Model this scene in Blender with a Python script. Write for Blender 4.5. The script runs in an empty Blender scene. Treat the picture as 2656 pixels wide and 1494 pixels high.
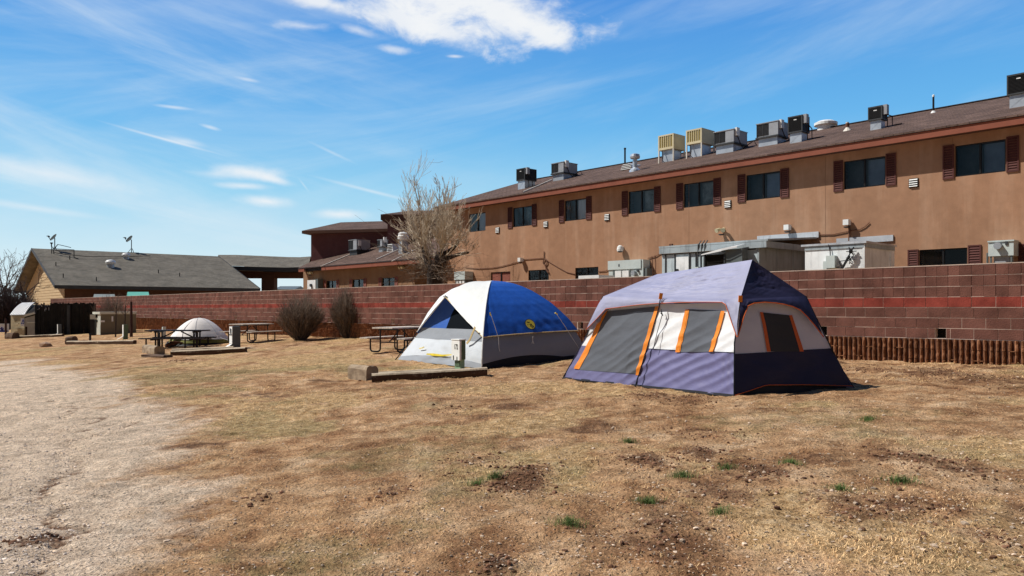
import bpy, math, random
import numpy as np
from mathutils import Vector, Matrix
random.seed(7); RNG = np.random.default_rng(11)
R = math.radians
scene = bpy.context.scene
COL = scene.collection

# ------------------------------------------------------------------ site survey
F, UC, VH, HC = 2000.0, 1328.0, 800.0, 1.6          # focal length, image centre, horizon row, eye height (photo pixels, metres)
AX = Vector((.6787, -.7345, 0)); AY = Vector((.7345, .6787, 0)); ORG = Vector((9.3, 14.0, 0))
TH = math.atan2(-.7345, .6787)
FR = Matrix.Translation(ORG) @ Matrix.Rotation(TH, 4, 'Z')   # site frame: x along the block wall, y behind it

def fx(u, b):
    s = (u-UC)/F
    return (s*(14+.6787*b) - 9.3 - .7345*b)/(.6787+.7345*s)
def fz(u, v, b):
    x = fx(u, b)
    return HC + (VH-v)/F*(14-.7345*x+.6787*b)
def fp(u, v, b): return Vector((fx(u, b), b, fz(u, v, b)))
def wp(u, v, Y): return Vector(((u-UC)/F*Y, Y, HC+(VH-v)/F*Y))
def ab(x, y):
    dx, dy = x-9.3, y-14.0
    return -(dx*.6787-dy*.7345), dx*.7345+dy*.6787
def ground_np(x, y):
    dx, dy = x-9.3, y-14.0
    a = -(dx*.6787-dy*.7345); b = dx*.7345+dy*.6787
    w = .55-.0057*np.clip(a, -20, 80)
    t = np.clip((b+14)/14, 0, 1)**.7
    return w*t - .02*np.clip(a, 0, 32)*np.clip(-b/14, 0, 1)
def gz(x, y): return float(ground_np(np.float64(x), np.float64(y)))
def gp(u, v):
    z = .2
    for _ in range(40):
        Y = (HC-z)*F/(v-VH); X = (u-UC)/F*Y
        z = .5*z+.5*gz(X, Y)
    return Vector((X, Y, gz(X, Y)))
def on_roof(u, v, z0, k, y0=8.5):
    s = (u-UC)/F; q = (VH-v)/F; c = .7345*s+.6787
    Y = (z0-k*(16.333+y0)-HC)/(q-k*c)
    b = c*Y-16.333
    return Vector((fx(u, b), b, z0+k*(b-y0)))

# ------------------------------------------------------------------ noise
def vnoise(x, y, seed=0):
    xi = np.floor(x).astype(np.int64); yi = np.floor(y).astype(np.int64)
    fx_, fy_ = x-xi, y-yi
    def h(a, b):
        n = (a*374761393 + b*668265263 + seed*1442695041) & 0xffffffff
        n = ((n ^ (n >> 13))*1274126177) & 0xffffffff
        return ((n ^ (n >> 16)) & 0xffff)/65535.0
    sx = fx_*fx_*(3-2*fx_); sy = fy_*fy_*(3-2*fy_)
    return (h(xi, yi)*(1-sx)+h(xi+1, yi)*sx)*(1-sy)+(h(xi, yi+1)*(1-sx)+h(xi+1, yi+1)*sx)*sy
def fbm(x, y, seed=0, oct=4):
    r = 0; a = .5; t = 0
    for i in range(oct):
        r = r+a*vnoise(x*2**i, y*2**i, seed+i*17); t += a; a *= .5
    return r/t
def fb1(x, y, seed=0, oct=3): return float(fbm(np.float64(x), np.float64(y), seed, oct))

# ------------------------------------------------------------------ materials
MATS = {}
def nd(nt, t, **kw):
    n = nt.nodes.new(t)
    for k, v in kw.items():
        if k in n.inputs.keys(): n.inputs[k].default_value = v
        else: setattr(n, k, v)
    return n
def c4(c): return (c[0], c[1], c[2], 1)
def newmat(name):
    m = bpy.data.materials.new(name); m.use_nodes = True
    nt = m.node_tree; b = nt.nodes['Principled BSDF']
    MATS[name] = m
    return m, nt, b
def mat(name, col, rough=.8, var=.18, scale=4., col2=None, bump=0., bscale=30., metal=0., spec=.3, isl=0., stretch=(1, 1, 1), obj=False):
    m, nt, b = newmat(name)
    L = nt.links.new
    b.inputs['Roughness'].default_value = rough; b.inputs['Metallic'].default_value = metal
    b.inputs['Specular IOR Level'].default_value = spec
    if obj: src = nd(nt, 'ShaderNodeTexCoord').outputs['Object']
    else: src = nd(nt, 'ShaderNodeNewGeometry').outputs['Position']
    mp = nd(nt, 'ShaderNodeMapping'); mp.inputs['Scale'].default_value = stretch
    L(src, mp.inputs['Vector'])
    n = nd(nt, 'ShaderNodeTexNoise', Scale=scale, Detail=7.0, Roughness=.62); L(mp.outputs[0], n.inputs['Vector'])
    r = nd(nt, 'ShaderNodeValToRGB'); L(n.outputs['Fac'], r.inputs['Fac'])
    r.color_ramp.elements[0].position = .32; r.color_ramp.elements[1].position = .68
    a_ = [max(0, x*(1-var)) for x in col]; b_ = col2 if col2 else [x*(1+var) for x in col]
    r.color_ramp.elements[0].color = c4(a_); r.color_ramp.elements[1].color = c4(b_)
    out = r.outputs['Color']
    if isl:
        g = nd(nt, 'ShaderNodeNewGeometry')
        mr = nd(nt, 'ShaderNodeMapRange'); mr.inputs['To Min'].default_value = 1-isl; mr.inputs['To Max'].default_value = 1+isl
        L(g.outputs['Random Per Island'], mr.inputs['Value'])
        hs = nd(nt, 'ShaderNodeHueSaturation'); L(mr.outputs[0], hs.inputs['Value']); L(out, hs.inputs['Color']); out = hs.outputs['Color']
    L(out, b.inputs['Base Color'])
    if bump:
        n2 = nd(nt, 'ShaderNodeTexNoise', Scale=bscale, Detail=5.0, Roughness=.6); L(mp.outputs[0], n2.inputs['Vector'])
        bp = nd(nt, 'ShaderNodeBump', Strength=bump, Distance=.02); L(n2.outputs['Fac'], bp.inputs['Height']); L(bp.outputs[0], b.inputs['Normal'])
    return m

def shingle(name, c1, c2, w=.30, h=.14):
    m, nt, b = newmat(name); L = nt.links.new
    tc = nd(nt, 'ShaderNodeTexCoord')
    br = nd(nt, 'ShaderNodeTexBrick', Scale=1.0); br.inputs['Brick Width'].default_value = w; br.inputs['Row Height'].default_value = h
    br.inputs['Mortar Size'].default_value = .008; br.inputs['Color1'].default_value = c4(c1); br.inputs['Color2'].default_value = c4(c2)
    br.inputs['Mortar'].default_value = c4([x*.35 for x in c1])
    L(tc.outputs['Object'], br.inputs['Vector'])
    n = nd(nt, 'ShaderNodeTexNoise', Scale=.7, Detail=8.0, Roughness=.7); L(tc.outputs['Object'], n.inputs['Vector'])
    n2 = nd(nt, 'ShaderNodeTexNoise', Scale=9.0, Detail=4.0, Roughness=.7); L(tc.outputs['Object'], n2.inputs['Vector'])
    ad = nd(nt, 'ShaderNodeMath', operation='ADD'); L(n.outputs['Fac'], ad.inputs[0]); L(n2.outputs['Fac'], ad.inputs[1])
    mr = nd(nt, 'ShaderNodeMapRange'); mr.inputs['From Min'].default_value = .7; mr.inputs['From Max'].default_value = 1.3; mr.inputs['To Min'].default_value = .55; mr.inputs['To Max'].default_value = 1.4
    L(ad.outputs[0], mr.inputs['Value'])
    hs = nd(nt, 'ShaderNodeHueSaturation'); L(br.outputs['Color'], hs.inputs['Color']); L(mr.outputs[0], hs.inputs['Value'])
    L(hs.outputs[0], b.inputs['Base Color']); b.inputs['Roughness'].default_value = .95; b.inputs['Specular IOR Level'].default_value = .15
    bp = nd(nt, 'ShaderNodeBump', Strength=.6, Distance=.02); L(br.outputs['Fac'], bp.inputs['Height']); bp.invert = True; L(bp.outputs[0], b.inputs['Normal'])
    return m

def stucco(name, col, light):
    m, nt, b = newmat(name); L = nt.links.new
    g = nd(nt, 'ShaderNodeTexCoord')
    def noise(scale, st, det=6., ro=.6):
        mp = nd(nt, 'ShaderNodeMapping'); mp.inputs['Scale'].default_value = st; L(g.outputs['Object'], mp.inputs['Vector'])
        n = nd(nt, 'ShaderNodeTexNoise', Scale=scale, Detail=det, Roughness=ro); L(mp.outputs[0], n.inputs['Vector']); return n.outputs['Fac']
    big = noise(.45, (1, 1, .8)); streak = noise(1.6, (1, 1, .10)); fine = noise(60, (1, 1, 1)); mid = noise(3.0, (1, 1, 1))
    r = nd(nt, 'ShaderNodeValToRGB'); L(big, r.inputs['Fac'])
    r.color_ramp.elements[0].position = .3; r.color_ramp.elements[1].position = .72
    r.color_ramp.elements[0].color = c4([x*.86 for x in col]); r.color_ramp.elements[1].color = c4([x*1.12 for x in col])
    sr = nd(nt, 'ShaderNodeMapRange'); L(streak, sr.inputs['Value']); sr.inputs['From Min'].default_value = .50; sr.inputs['From Max'].default_value = .72; sr.inputs['To Max'].default_value = .60
    mx = nd(nt, 'ShaderNodeMix', data_type='RGBA'); L(sr.outputs[0], mx.inputs['Factor']); L(r.outputs[0], mx.inputs[6]); mx.inputs[7].default_value = c4(light)
    mr = nd(nt, 'ShaderNodeMapRange'); L(mid, mr.inputs['Value']); mr.inputs['From Min'].default_value = .3; mr.inputs['From Max'].default_value = .7; mr.inputs['To Min'].default_value = .9; mr.inputs['To Max'].default_value = 1.1
    hs = nd(nt, 'ShaderNodeHueSaturation'); L(mr.outputs[0], hs.inputs['Value']); L(mx.outputs[2], hs.inputs['Color']); L(hs.outputs[0], b.inputs['Base Color'])
    b.inputs['Roughness'].default_value = .95; b.inputs['Specular IOR Level'].default_value = .1
    bp = nd(nt, 'ShaderNodeBump', Strength=.35, Distance=.01); L(fine, bp.inputs['Height']); L(bp.outputs[0], b.inputs['Normal'])
    return m

def stained(name, col, stain, amount=.55, metal=0., rough=.6):
    """weathered sheet metal: vertical drip stains"""
    m, nt, b = newmat(name); L = nt.links.new
    g = nd(nt, 'ShaderNodeTexCoord')
    mp = nd(nt, 'ShaderNodeMapping'); mp.inputs['Scale'].default_value = (1, 1, .12); L(g.outputs['Object'], mp.inputs['Vector'])
    n = nd(nt, 'ShaderNodeTexNoise', Scale=6.0, Detail=6.0, Roughness=.7); L(mp.outputs[0], n.inputs['Vector'])
    n2 = nd(nt, 'ShaderNodeTexNoise', Scale=1.2, Detail=5.0, Roughness=.6); L(g.outputs['Object'], n2.inputs['Vector'])
    sr = nd(nt, 'ShaderNodeMapRange'); L(n.outputs['Fac'], sr.inputs['Value']); sr.inputs['From Min'].default_value = .52; sr.inputs['From Max'].default_value = .78; sr.inputs['To Max'].default_value = amount
    r = nd(nt, 'ShaderNodeValToRGB'); L(n2.outputs['Fac'], r.inputs['Fac']); r.color_ramp.elements[0].position = .35; r.color_ramp.elements[1].position = .65
    r.color_ramp.elements[0].color = c4([x*.8 for x in col]); r.color_ramp.elements[1].color = c4([x*1.1 for x in col])
    mx = nd(nt, 'ShaderNodeMix', data_type='RGBA'); L(sr.outputs[0], mx.inputs['Factor']); L(r.outputs[0], mx.inputs[6]); mx.inputs[7].default_value = c4(stain)
    L(mx.outputs[2], b.inputs['Base Color']); b.inputs['Roughness'].default_value = rough; b.inputs['Metallic'].default_value = metal
    return m

def glass(name):
    m, nt, b = newmat(name); L = nt.links.new
    nt.nodes.remove(b); out = nt.nodes['Material Output']
    tr = nd(nt, 'ShaderNodeBsdfTransparent'); tr.inputs['Color'].default_value = (.80, .86, .90, 1)
    gl = nd(nt, 'ShaderNodeBsdfGlossy', Roughness=.03); gl.inputs['Color'].default_value = (.9, .95, 1, 1)
    fr = nd(nt, 'ShaderNodeFresnel', IOR=1.6)
    mx = nd(nt, 'ShaderNodeMixShader'); L(fr.outputs[0], mx.inputs[0]); L(tr.outputs[0], mx.inputs[1]); L(gl.outputs[0], mx.inputs[2]); L(mx.outputs[0], out.inputs['Surface'])
    return m

def fabric(name, col, rough=.55, var=.10, trans=.0, spec=.35, weave=0.):
    m, nt, b = newmat(name); L = nt.links.new
    g = nd(nt, 'ShaderNodeNewGeometry')
    n = nd(nt, 'ShaderNodeTexNoise', Scale=2.2, Detail=6.0, Roughness=.6); L(g.outputs['Position'], n.inputs['Vector'])
    r = nd(nt, 'ShaderNodeValToRGB'); L(n.outputs['Fac'], r.inputs['Fac']); r.color_ramp.elements[0].position = .3; r.color_ramp.elements[1].position = .7
    r.color_ramp.elements[0].color = c4([x*(1-var) for x in col]); r.color_ramp.elements[1].color = c4([min(1, x*(1+var)) for x in col])
    L(r.outputs[0], b.inputs['Base Color']); b.inputs['Roughness'].default_value = rough; b.inputs['Specular IOR Level'].default_value = spec
    mp = nd(nt, 'ShaderNodeMapping'); mp.inputs['Scale'].default_value = (1, 1, 1.6); mp.inputs['Rotation'].default_value = (.5, .4, .2); L(g.outputs['Position'], mp.inputs['Vector'])
    n2 = nd(nt, 'ShaderNodeTexNoise', Scale=4.0, Detail=3.0, Roughness=.5, Distortion=.15); L(mp.outputs[0], n2.inputs['Vector'])
    bp = nd(nt, 'ShaderNodeBump', Strength=.22, Distance=.05); L(n2.outputs['Fac'], bp.inputs['Height']); L(bp.outputs[0], b.inputs['Normal'])
    if trans:
        out = nt.nodes['Material Output']
        tl = nd(nt, 'ShaderNodeBsdfTranslucent'); L(r.outputs[0], tl.inputs['Color'])
        mx = nd(nt, 'ShaderNodeMixShader'); mx.inputs[0].default_value = trans
        L(b.outputs[0], mx.inputs[1]); L(tl.outputs[0], mx.inputs[2]); L(mx.outputs[0], out.inputs['Surface'])
    return m

# ------------------------------------------------------------------ mesh builder / object tree
WM = {}
class MB:
    def __init__(s): s.v = []; s.f = []; s.m = []; s.cur = 0
    def add(s, vs, fs, mi=None):
        o = len(s.v); s.v += [tuple(p) for p in vs]
        for f in fs: s.f.append(tuple(i+o for i in f)); s.m.append(s.cur if mi is None else mi)
        return s
    def box(s, x0, y0, z0, x1, y1, z1, mi=None):
        x0, x1 = min(x0, x1), max(x0, x1); y0, y1 = min(y0, y1), max(y0, y1); z0, z1 = min(z0, z1), max(z0, z1)
        return s.add([(x0, y0, z0), (x1, y0, z0), (x1, y1, z0), (x0, y1, z0), (x0, y0, z1), (x1, y0, z1), (x1, y1, z1), (x0, y1, z1)],
                     [(0, 3, 2, 1), (4, 5, 6, 7), (0, 1, 5, 4), (1, 2, 6, 5), (2, 3, 7, 6), (3, 0, 4, 7)], mi)
    def bar(s, p, q, w, h, up=(0, 0, 1), mi=None):
        p, q = Vector(p), Vector(q); d = (q-p).normalized(); u = Vector(up)
        sd = d.cross(u)
        if sd.length < 1e-4: sd = d.cross(Vector((1, 0, 0)))
        sd = sd.normalized()*w/2; u = sd.cross(d).normalized()*h/2
        vs = [e+a*sd+b*u for e in (p, q) for a, b in ((-1, -1), (1, -1), (1, 1), (-1, 1))]
        return s.add(vs, [(0, 1, 2, 3), (7, 6, 5, 4), (0, 4, 5, 1), (1, 5, 6, 2), (2, 6, 7, 3), (3, 7, 4, 0)], mi)
    def quad(s, a, b, c, d, mi=None): return s.add([a, b, c, d], [(0, 1, 2, 3)], mi)
    def poly(s, pts, mi=None): return s.add(pts, [tuple(range(len(pts)))], mi)
    def tube(s, pts, r, n=6, cap=True, mi=None):
        pts = [Vector(p) for p in pts]; rs = r if isinstance(r, (list, tuple)) else [r]*len(pts)
        vs = []; ref = None
        for i, p in enumerate(pts):
            d = pts[min(i+1, len(pts)-1)]-pts[max(i-1, 0)]
            d = d.normalized() if d.length > 1e-9 else Vector((0, 0, 1))
            if ref is None: ref = d.orthogonal().normalized()
            ref = ref-d*ref.dot(d)
            ref = ref.normalized() if ref.length > 1e-6 else d.orthogonal().normalized()
            w = d.cross(ref)
            for k in range(n):
                t = 2*math.pi*k/n; vs.append(p+(ref*math.cos(t)+w*math.sin(t))*rs[i])
        fs = [(i*n+k, i*n+(k+1) % n, (i+1)*n+(k+1) % n, (i+1)*n+k) for i in range(len(pts)-1) for k in range(n)]
        if cap: fs += [tuple(reversed(range(n))), tuple(range((len(pts)-1)*n, len(pts)*n))]
        return s.add(vs, fs, mi)
    def lathe(s, c, prof, n=16, mi=None):
        c = Vector(c); vs = []
        for r, z in prof:
            for k in range(n):
                t = 2*math.pi*k/n; vs.append(c+Vector((r*math.cos(t), r*math.sin(t), z)))
        m_ = len(prof)
        fs = [(i*n+k, i*n+(k+1) % n, (i+1)*n+(k+1) % n, (i+1)*n+k) for i in range(m_-1) for k in range(n)]
        fs += [tuple(reversed(range(n))), tuple(range((m_-1)*n, m_*n))]
        return s.add(vs, fs, mi)
    def grid(s, fn, nu, nv, mi=None):
        """fn(a,b) with a,b in 0..1; mi may be a function of the cell centre"""
        o = len(s.v)
        for j in range(nv+1):
            for i in range(nu+1): s.v.append(tuple(fn(i/nu, j/nv)))
        for j in range(nv):
            for i in range(nu):
                s.f.append((o+j*(nu+1)+i, o+j*(nu+1)+i+1, o+(j+1)*(nu+1)+i+1, o+(j+1)*(nu+1)+i))
                s.m.append(mi((i+.5)/nu, (j+.5)/nv) if callable(mi) else (s.cur if mi is None else mi))
        return s
    def build(s, name, mats, parent=None, space='frame', smooth=False):
        """space: 'frame' (site frame), 'world' or 'local' (of the parent)"""
        me = bpy.data.meshes.new(name)
        pm = WM[parent.name] if parent else Matrix.Identity(4)
        T = {'frame': pm.inverted() @ FR, 'world': pm.inverted(), 'local': Matrix.Identity(4)}[space]
        a = np.array(s.v, dtype=np.float64).reshape(-1, 3); Tn = np.array(T)
        a = a @ Tn[:3, :3].T+Tn[:3, 3]
        me.from_pydata(a.tolist(), [], s.f)
        if not isinstance(mats, (list, tuple)): mats = [mats]
        for m in mats: me.materials.append(m if not isinstance(m, str) else MATS[m])
        if len(mats) > 1: me.polygons.foreach_set('material_index', np.array(s.m, dtype=np.int32))
        if smooth: me.polygons.foreach_set('use_smooth', np.ones(len(me.polygons), dtype=bool))
        me.update()
        o = bpy.data.objects.new(name, me); COL.objects.link(o)
        if parent: o.parent = parent
        WM[o.name] = pm
        return o
def tag(o, label=None, cat=None, group=None, kind=None):
    if label: o['label'] = label
    if cat: o['category'] = cat
    if group: o['group'] = group
    if kind: o['kind'] = kind
    return o
def thing(name, label, cat, loc=(0, 0, 0), rz=0., group=None, frame=False):
    o = bpy.data.objects.new(name, None); COL.objects.link(o)
    o.empty_display_size = .2
    M = Matrix.Translation(Vector(loc)) @ Matrix.Rotation(rz, 4, 'Z')
    if frame: M = FR @ M
    o.location = M.to_translation(); o.rotation_euler = (0, 0, rz+(TH if frame else 0))
    WM[o.name] = M
    return tag(o, label, cat, group)
def solo(name, mb, mats, label, cat, loc, space='frame', rz=0., group=None, smooth=False, kind=None):
    """a thing that is one mesh, origin at its base (loc given in the same space)"""
    t = thing('tmp_base', '', '', loc, rz, frame=(space == 'frame'))
    o = mb.build(name, mats, t, space, smooth)
    o.parent = None; o.location = t.location; o.rotation_euler = t.rotation_euler
    WM.pop('tmp_base', None); bpy.data.objects.remove(t)
    return tag(o, label, cat, group, kind)
def dup(root, loc, rz=None, label=None, frame=False, scale=None):
    def rec(o, par):
        c = o.copy(); COL.objects.link(c)
        if par: c.parent = par
        for ch in list(o.children): rec(ch, c)
        return c
    c = rec(root, None)
    M = Matrix.Translation(Vector(loc))
    if frame: M = FR @ M
    c.location = M.to_translation()
    if rz is not None: c.rotation_euler = (0, 0, rz+(TH if frame else 0))
    if scale: c.scale = scale if isinstance(scale, (tuple, list)) else (scale,)*3
    if label: c['label'] = label
    return c
def rects_minus(x0, z0, x1, z1, holes):
    xs = sorted({x0, x1, *[h[0] for h in holes], *[h[2] for h in holes]}); zs = sorted({z0, z1, *[h[1] for h in holes], *[h[3] for h in holes]})
    out = []
    for i in range(len(xs)-1):
        for j in range(len(zs)-1):
            cx, cz = (xs[i]+xs[i+1])/2, (zs[j]+zs[j+1])/2
            if cx < x0 or cx > x1 or cz < z0 or cz > z1: continue
            if any(h[0] < cx < h[2] and h[1] < cz < h[3] for h in holes): continue
            out.append((xs[i], zs[j], xs[i+1], zs[j+1]))
    return out
def px(crop, s, x, y): return crop[0]+x/s, crop[1]+y/s
# ------------------------------------------------------------------ materials
mat('block', (.158, .071, .054), .95, .30, 2.2, bump=.5, bscale=45, isl=.16, spec=.1)
mat('block_red', (.225, .047, .034), .9, .38, 2.2, bump=.4, bscale=45, isl=.10, spec=.1)
mat('mortar', (.58, .44, .36), .95, .25, 6)
mat('joint', (.11, .05, .042), .95, .25, 6)
mat('mortar_cap', (.52, .40, .33), .95, .2, 5)
mat('rib', (.27, .125, .065), .95, .35, 5, bump=.8, bscale=50, isl=.22, spec=.1)
mat('rib_back', (.075, .03, .018), .95, .3, 6)
mat('hole', (.008, .006, .005), 1, .2)
stucco('stucco', (.375, .212, .13), (.50, .325, .222))
stucco('stucco_annex', (.27, .16, .095), (.33, .21, .13))
stucco('stucco_purple', (.135, .06, .06), (.15, .07, .07))
mat('joint_tan', (.22, .125, .075), .9)
mat('fascia', (.25, .082, .05), .7, .12, 2, spec=.2)
mat('fascia_dark', (.045, .05, .055), .6, .2, 3)
mat('soffit', (.10, .05, .035), .9, .1, 3)
shingle('shingle_brown', (.105, .068, .055), (.16, .105, .085))
shingle('shingle_grey', (.15, .138, .115), (.21, .185, .15), .35, .16)
mat('drip', (.03, .022, .022), .7)
mat('win_frame', (.012, .012, .013), .4, .1)
glass('pane')
mat('room', (.10, .125, .145), .9, .25, 1.5)
mat('reflection_blue', (.30, .40, .54), .9, .25, 1.2)
mat('reflection_grey', (.26, .31, .33), .9, .75, 2.2)
mat('room_dark', (.010, .011, .013), .9, .3, 1.5)
mat('curtain', (.85, .88, .92), .9, .15, 3, stretch=(6, 6, .3))
mat('shutter', (.095, .030, .025), .75, .15, 3)
mat('shutter_red', (.25, .085, .06), .75, .12, 3)
mat('white_metal', (.78, .79, .78), .45, .08, 3)
mat('grey_metal', (.36, .39, .42), .45, .14, 4, metal=.35)
mat('grey_paint', (.33, .35, .38), .5, .14, 4)
mat('dark_metal', (.045, .048, .052), .5, .2, 5)
mat('coil', (.010, .010, .011), .6, .3, 30)
mat('galv', (.55, .60, .66), .38, .14, 3, metal=.6)
mat('cream', (.62, .55, .36), .6, .10, 3)
mat('pad', (.30, .24, .09), .95, .3, 20)
mat('panel_paint', (.53, .60, .59), .5, .08, 3)
mat('panel_dark', (.12, .14, .14), .5, .1, 3)
mat('cable', (.03, .02, .018), .7)
mat('cable_brown', (.16, .075, .045), .8)
mat('pipe_white', (.66, .62, .55), .6)
mat('rust', (.14, .06, .035), .85, .3, 8)
stained('cooler_grey', (.37, .43, .46), (.05, .06, .07), .75, rough=.5)
stained('cooler_blue', (.54, .63, .67), (.06, .07, .08), .6, rough=.45)
stained('cooler_white', (.88, .91, .92), (.10, .10, .10), .5, rough=.5)
stained('flashing', (.55, .58, .62), (.10, .10, .11), .6, rough=.5, metal=.3)
mat('siding', (.50, .37, .215), .85, .1, 2)
mat('awning_green', (.12, .42, .33), .6, .1, 2)
mat('awning_grey', (.22, .25, .24), .7, .1, 2)
mat('dish', (.08, .095, .10), .85, .1, 3, spec=.05)
mat('black_paint', (.012, .012, .013), .55, .3, 5)
mat('fence_dark', (.022, .020, .018), .85, .35, 3, isl=.25)
mat('dumpster', (.42, .36, .235), .7, .2, 2.5)
mat('dumpster_grey', (.36, .34, .30), .7, .15, 2.5)
mat('lid_white', (.80, .80, .80), .5, .06, 2)
mat('lid_dark', (.05, .05, .06), .6, .1, 2)
mat('sign_white', (.75, .76, .78), .6, .04, 3)
mat('sign_blue', (.045, .06, .30), .6, .1, 3)
mat('post_brown', (.055, .025, .02), .8, .3, 6)
mat('utility_shaded', (.17, .145, .10), .6, .08, 2)  # cabinet colour darkened: shade of the front put into the paint
mat('utility_lit', (.60, .60, .52), .6, .06, 2)  # paler copy of the cabinet colour, sunlight on side and lid painted in
mat('bark', (.055, .038, .028), .95, .35, 14, bump=.6, bscale=30)
mat('bark_old', (.04, .028, .022), .95, .35, 14)
mat('twig', (.45, .37, .275), .9, .3, 8)
mat('twig_dark', (.185, .135, .098), .9, .35, 6)
mat('twig_grey', (.16, .125, .105), .9, .35, 6)
mat('twig_purple', (.060, .042, .038), .95, .35, 3)
mat('table_dark', (.026, .018, .018), .55, .3, 5)
mat('table_white', (.62, .55, .47), .8, .3, 7, stretch=(1, 8, 1), obj=True)
mat('pipe_black', (.015, .013, .015), .45, .3, 6)
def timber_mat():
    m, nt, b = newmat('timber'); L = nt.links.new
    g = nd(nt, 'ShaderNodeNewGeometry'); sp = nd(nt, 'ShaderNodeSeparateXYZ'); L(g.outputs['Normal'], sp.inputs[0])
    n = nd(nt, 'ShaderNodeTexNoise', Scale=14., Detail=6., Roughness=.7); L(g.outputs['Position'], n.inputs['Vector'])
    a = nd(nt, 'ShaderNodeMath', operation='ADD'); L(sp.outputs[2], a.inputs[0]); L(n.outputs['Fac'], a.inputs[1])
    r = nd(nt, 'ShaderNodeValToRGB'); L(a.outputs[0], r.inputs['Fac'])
    for e, (p, c) in zip(r.color_ramp.elements, ((.62, (.095, .055, .036)), (1., (.50, .41, .30)))): e.position = p; e.color = c4(c)  # shaded dark sides and sunlit pale tops painted by surface normal
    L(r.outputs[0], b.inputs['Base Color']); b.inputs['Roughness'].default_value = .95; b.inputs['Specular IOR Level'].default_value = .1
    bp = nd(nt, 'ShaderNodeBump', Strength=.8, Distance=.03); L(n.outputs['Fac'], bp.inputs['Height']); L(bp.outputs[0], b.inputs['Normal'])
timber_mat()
mat('log', (.30, .215, .14), .95, .35, 5, col2=(.44, .34, .235), bump=.8, bscale=25)
mat('timber_dark', (.12, .075, .05), .95, .4, 5, bump=.8, bscale=25)
mat('rock', (.35, .23, .155), .95, .3, 6, bump=.8, bscale=20)
mat('post_green', (.26, .42, .27), .5, .10, 4)
mat('post_green_dark', (.10, .15, .09), .55, .12, 4)
mat('post_face', (.90, .91, .88), .5, .06, 5)
mat('post_grey', (.10, .115, .12), .5, .12, 5)
mat('ink', (.012, .012, .012), .7)
mat('paper_white', (.8, .8, .78), .7)
# tents
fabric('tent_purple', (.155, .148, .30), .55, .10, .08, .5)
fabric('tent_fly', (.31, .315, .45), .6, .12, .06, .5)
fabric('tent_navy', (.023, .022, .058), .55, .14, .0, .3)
fabric('tent_white', (.80, .81, .82), .6, .04, .06)
fabric('tent_lilac', (.78, .77, .84), .6, .05, .2)
fabric('tent_mesh', (.115, .125, .145), .8, .06, .0, .1)
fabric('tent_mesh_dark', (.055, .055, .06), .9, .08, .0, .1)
fabric('tent_orange', (.85, .26, .02), .6, .06, .05)
fabric('tent_orange_dark', (.60, .12, .025), .6, .06, .0)
mat('tub_black', (.018, .018, .022), .6, .3, 5)
mat('pole_black', (.012, .012, .014), .35)
fabric('dome_white', (.82, .83, .80), .6, .03, .08)
fabric('dome_blue', (.012, .085, .42), .42, .12, .05, .6)
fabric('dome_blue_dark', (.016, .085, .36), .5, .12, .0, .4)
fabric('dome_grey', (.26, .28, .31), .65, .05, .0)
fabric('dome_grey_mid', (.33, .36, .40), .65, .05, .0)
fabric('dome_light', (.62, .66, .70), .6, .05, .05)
fabric('dome_black', (.02, .022, .026), .7, .1, .0, .2)
mat('dome_mesh', (.005, .007, .010), .95, .1, 3, spec=.05)
mat('trim_yellow', (.58, .45, .22), .6)
mat('yellow', (.85, .68, .06), .6)
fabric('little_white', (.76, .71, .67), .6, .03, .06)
fabric('little_lit', (.84, .83, .80), .6, .03, .06)  # brighter copy of the fly fabric, sunlight on the left panel painted in
mat('little_green', (.22, .22, .06), .8, .15, 5)
mat('cord_white', (.7, .7, .68), .7)

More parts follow.
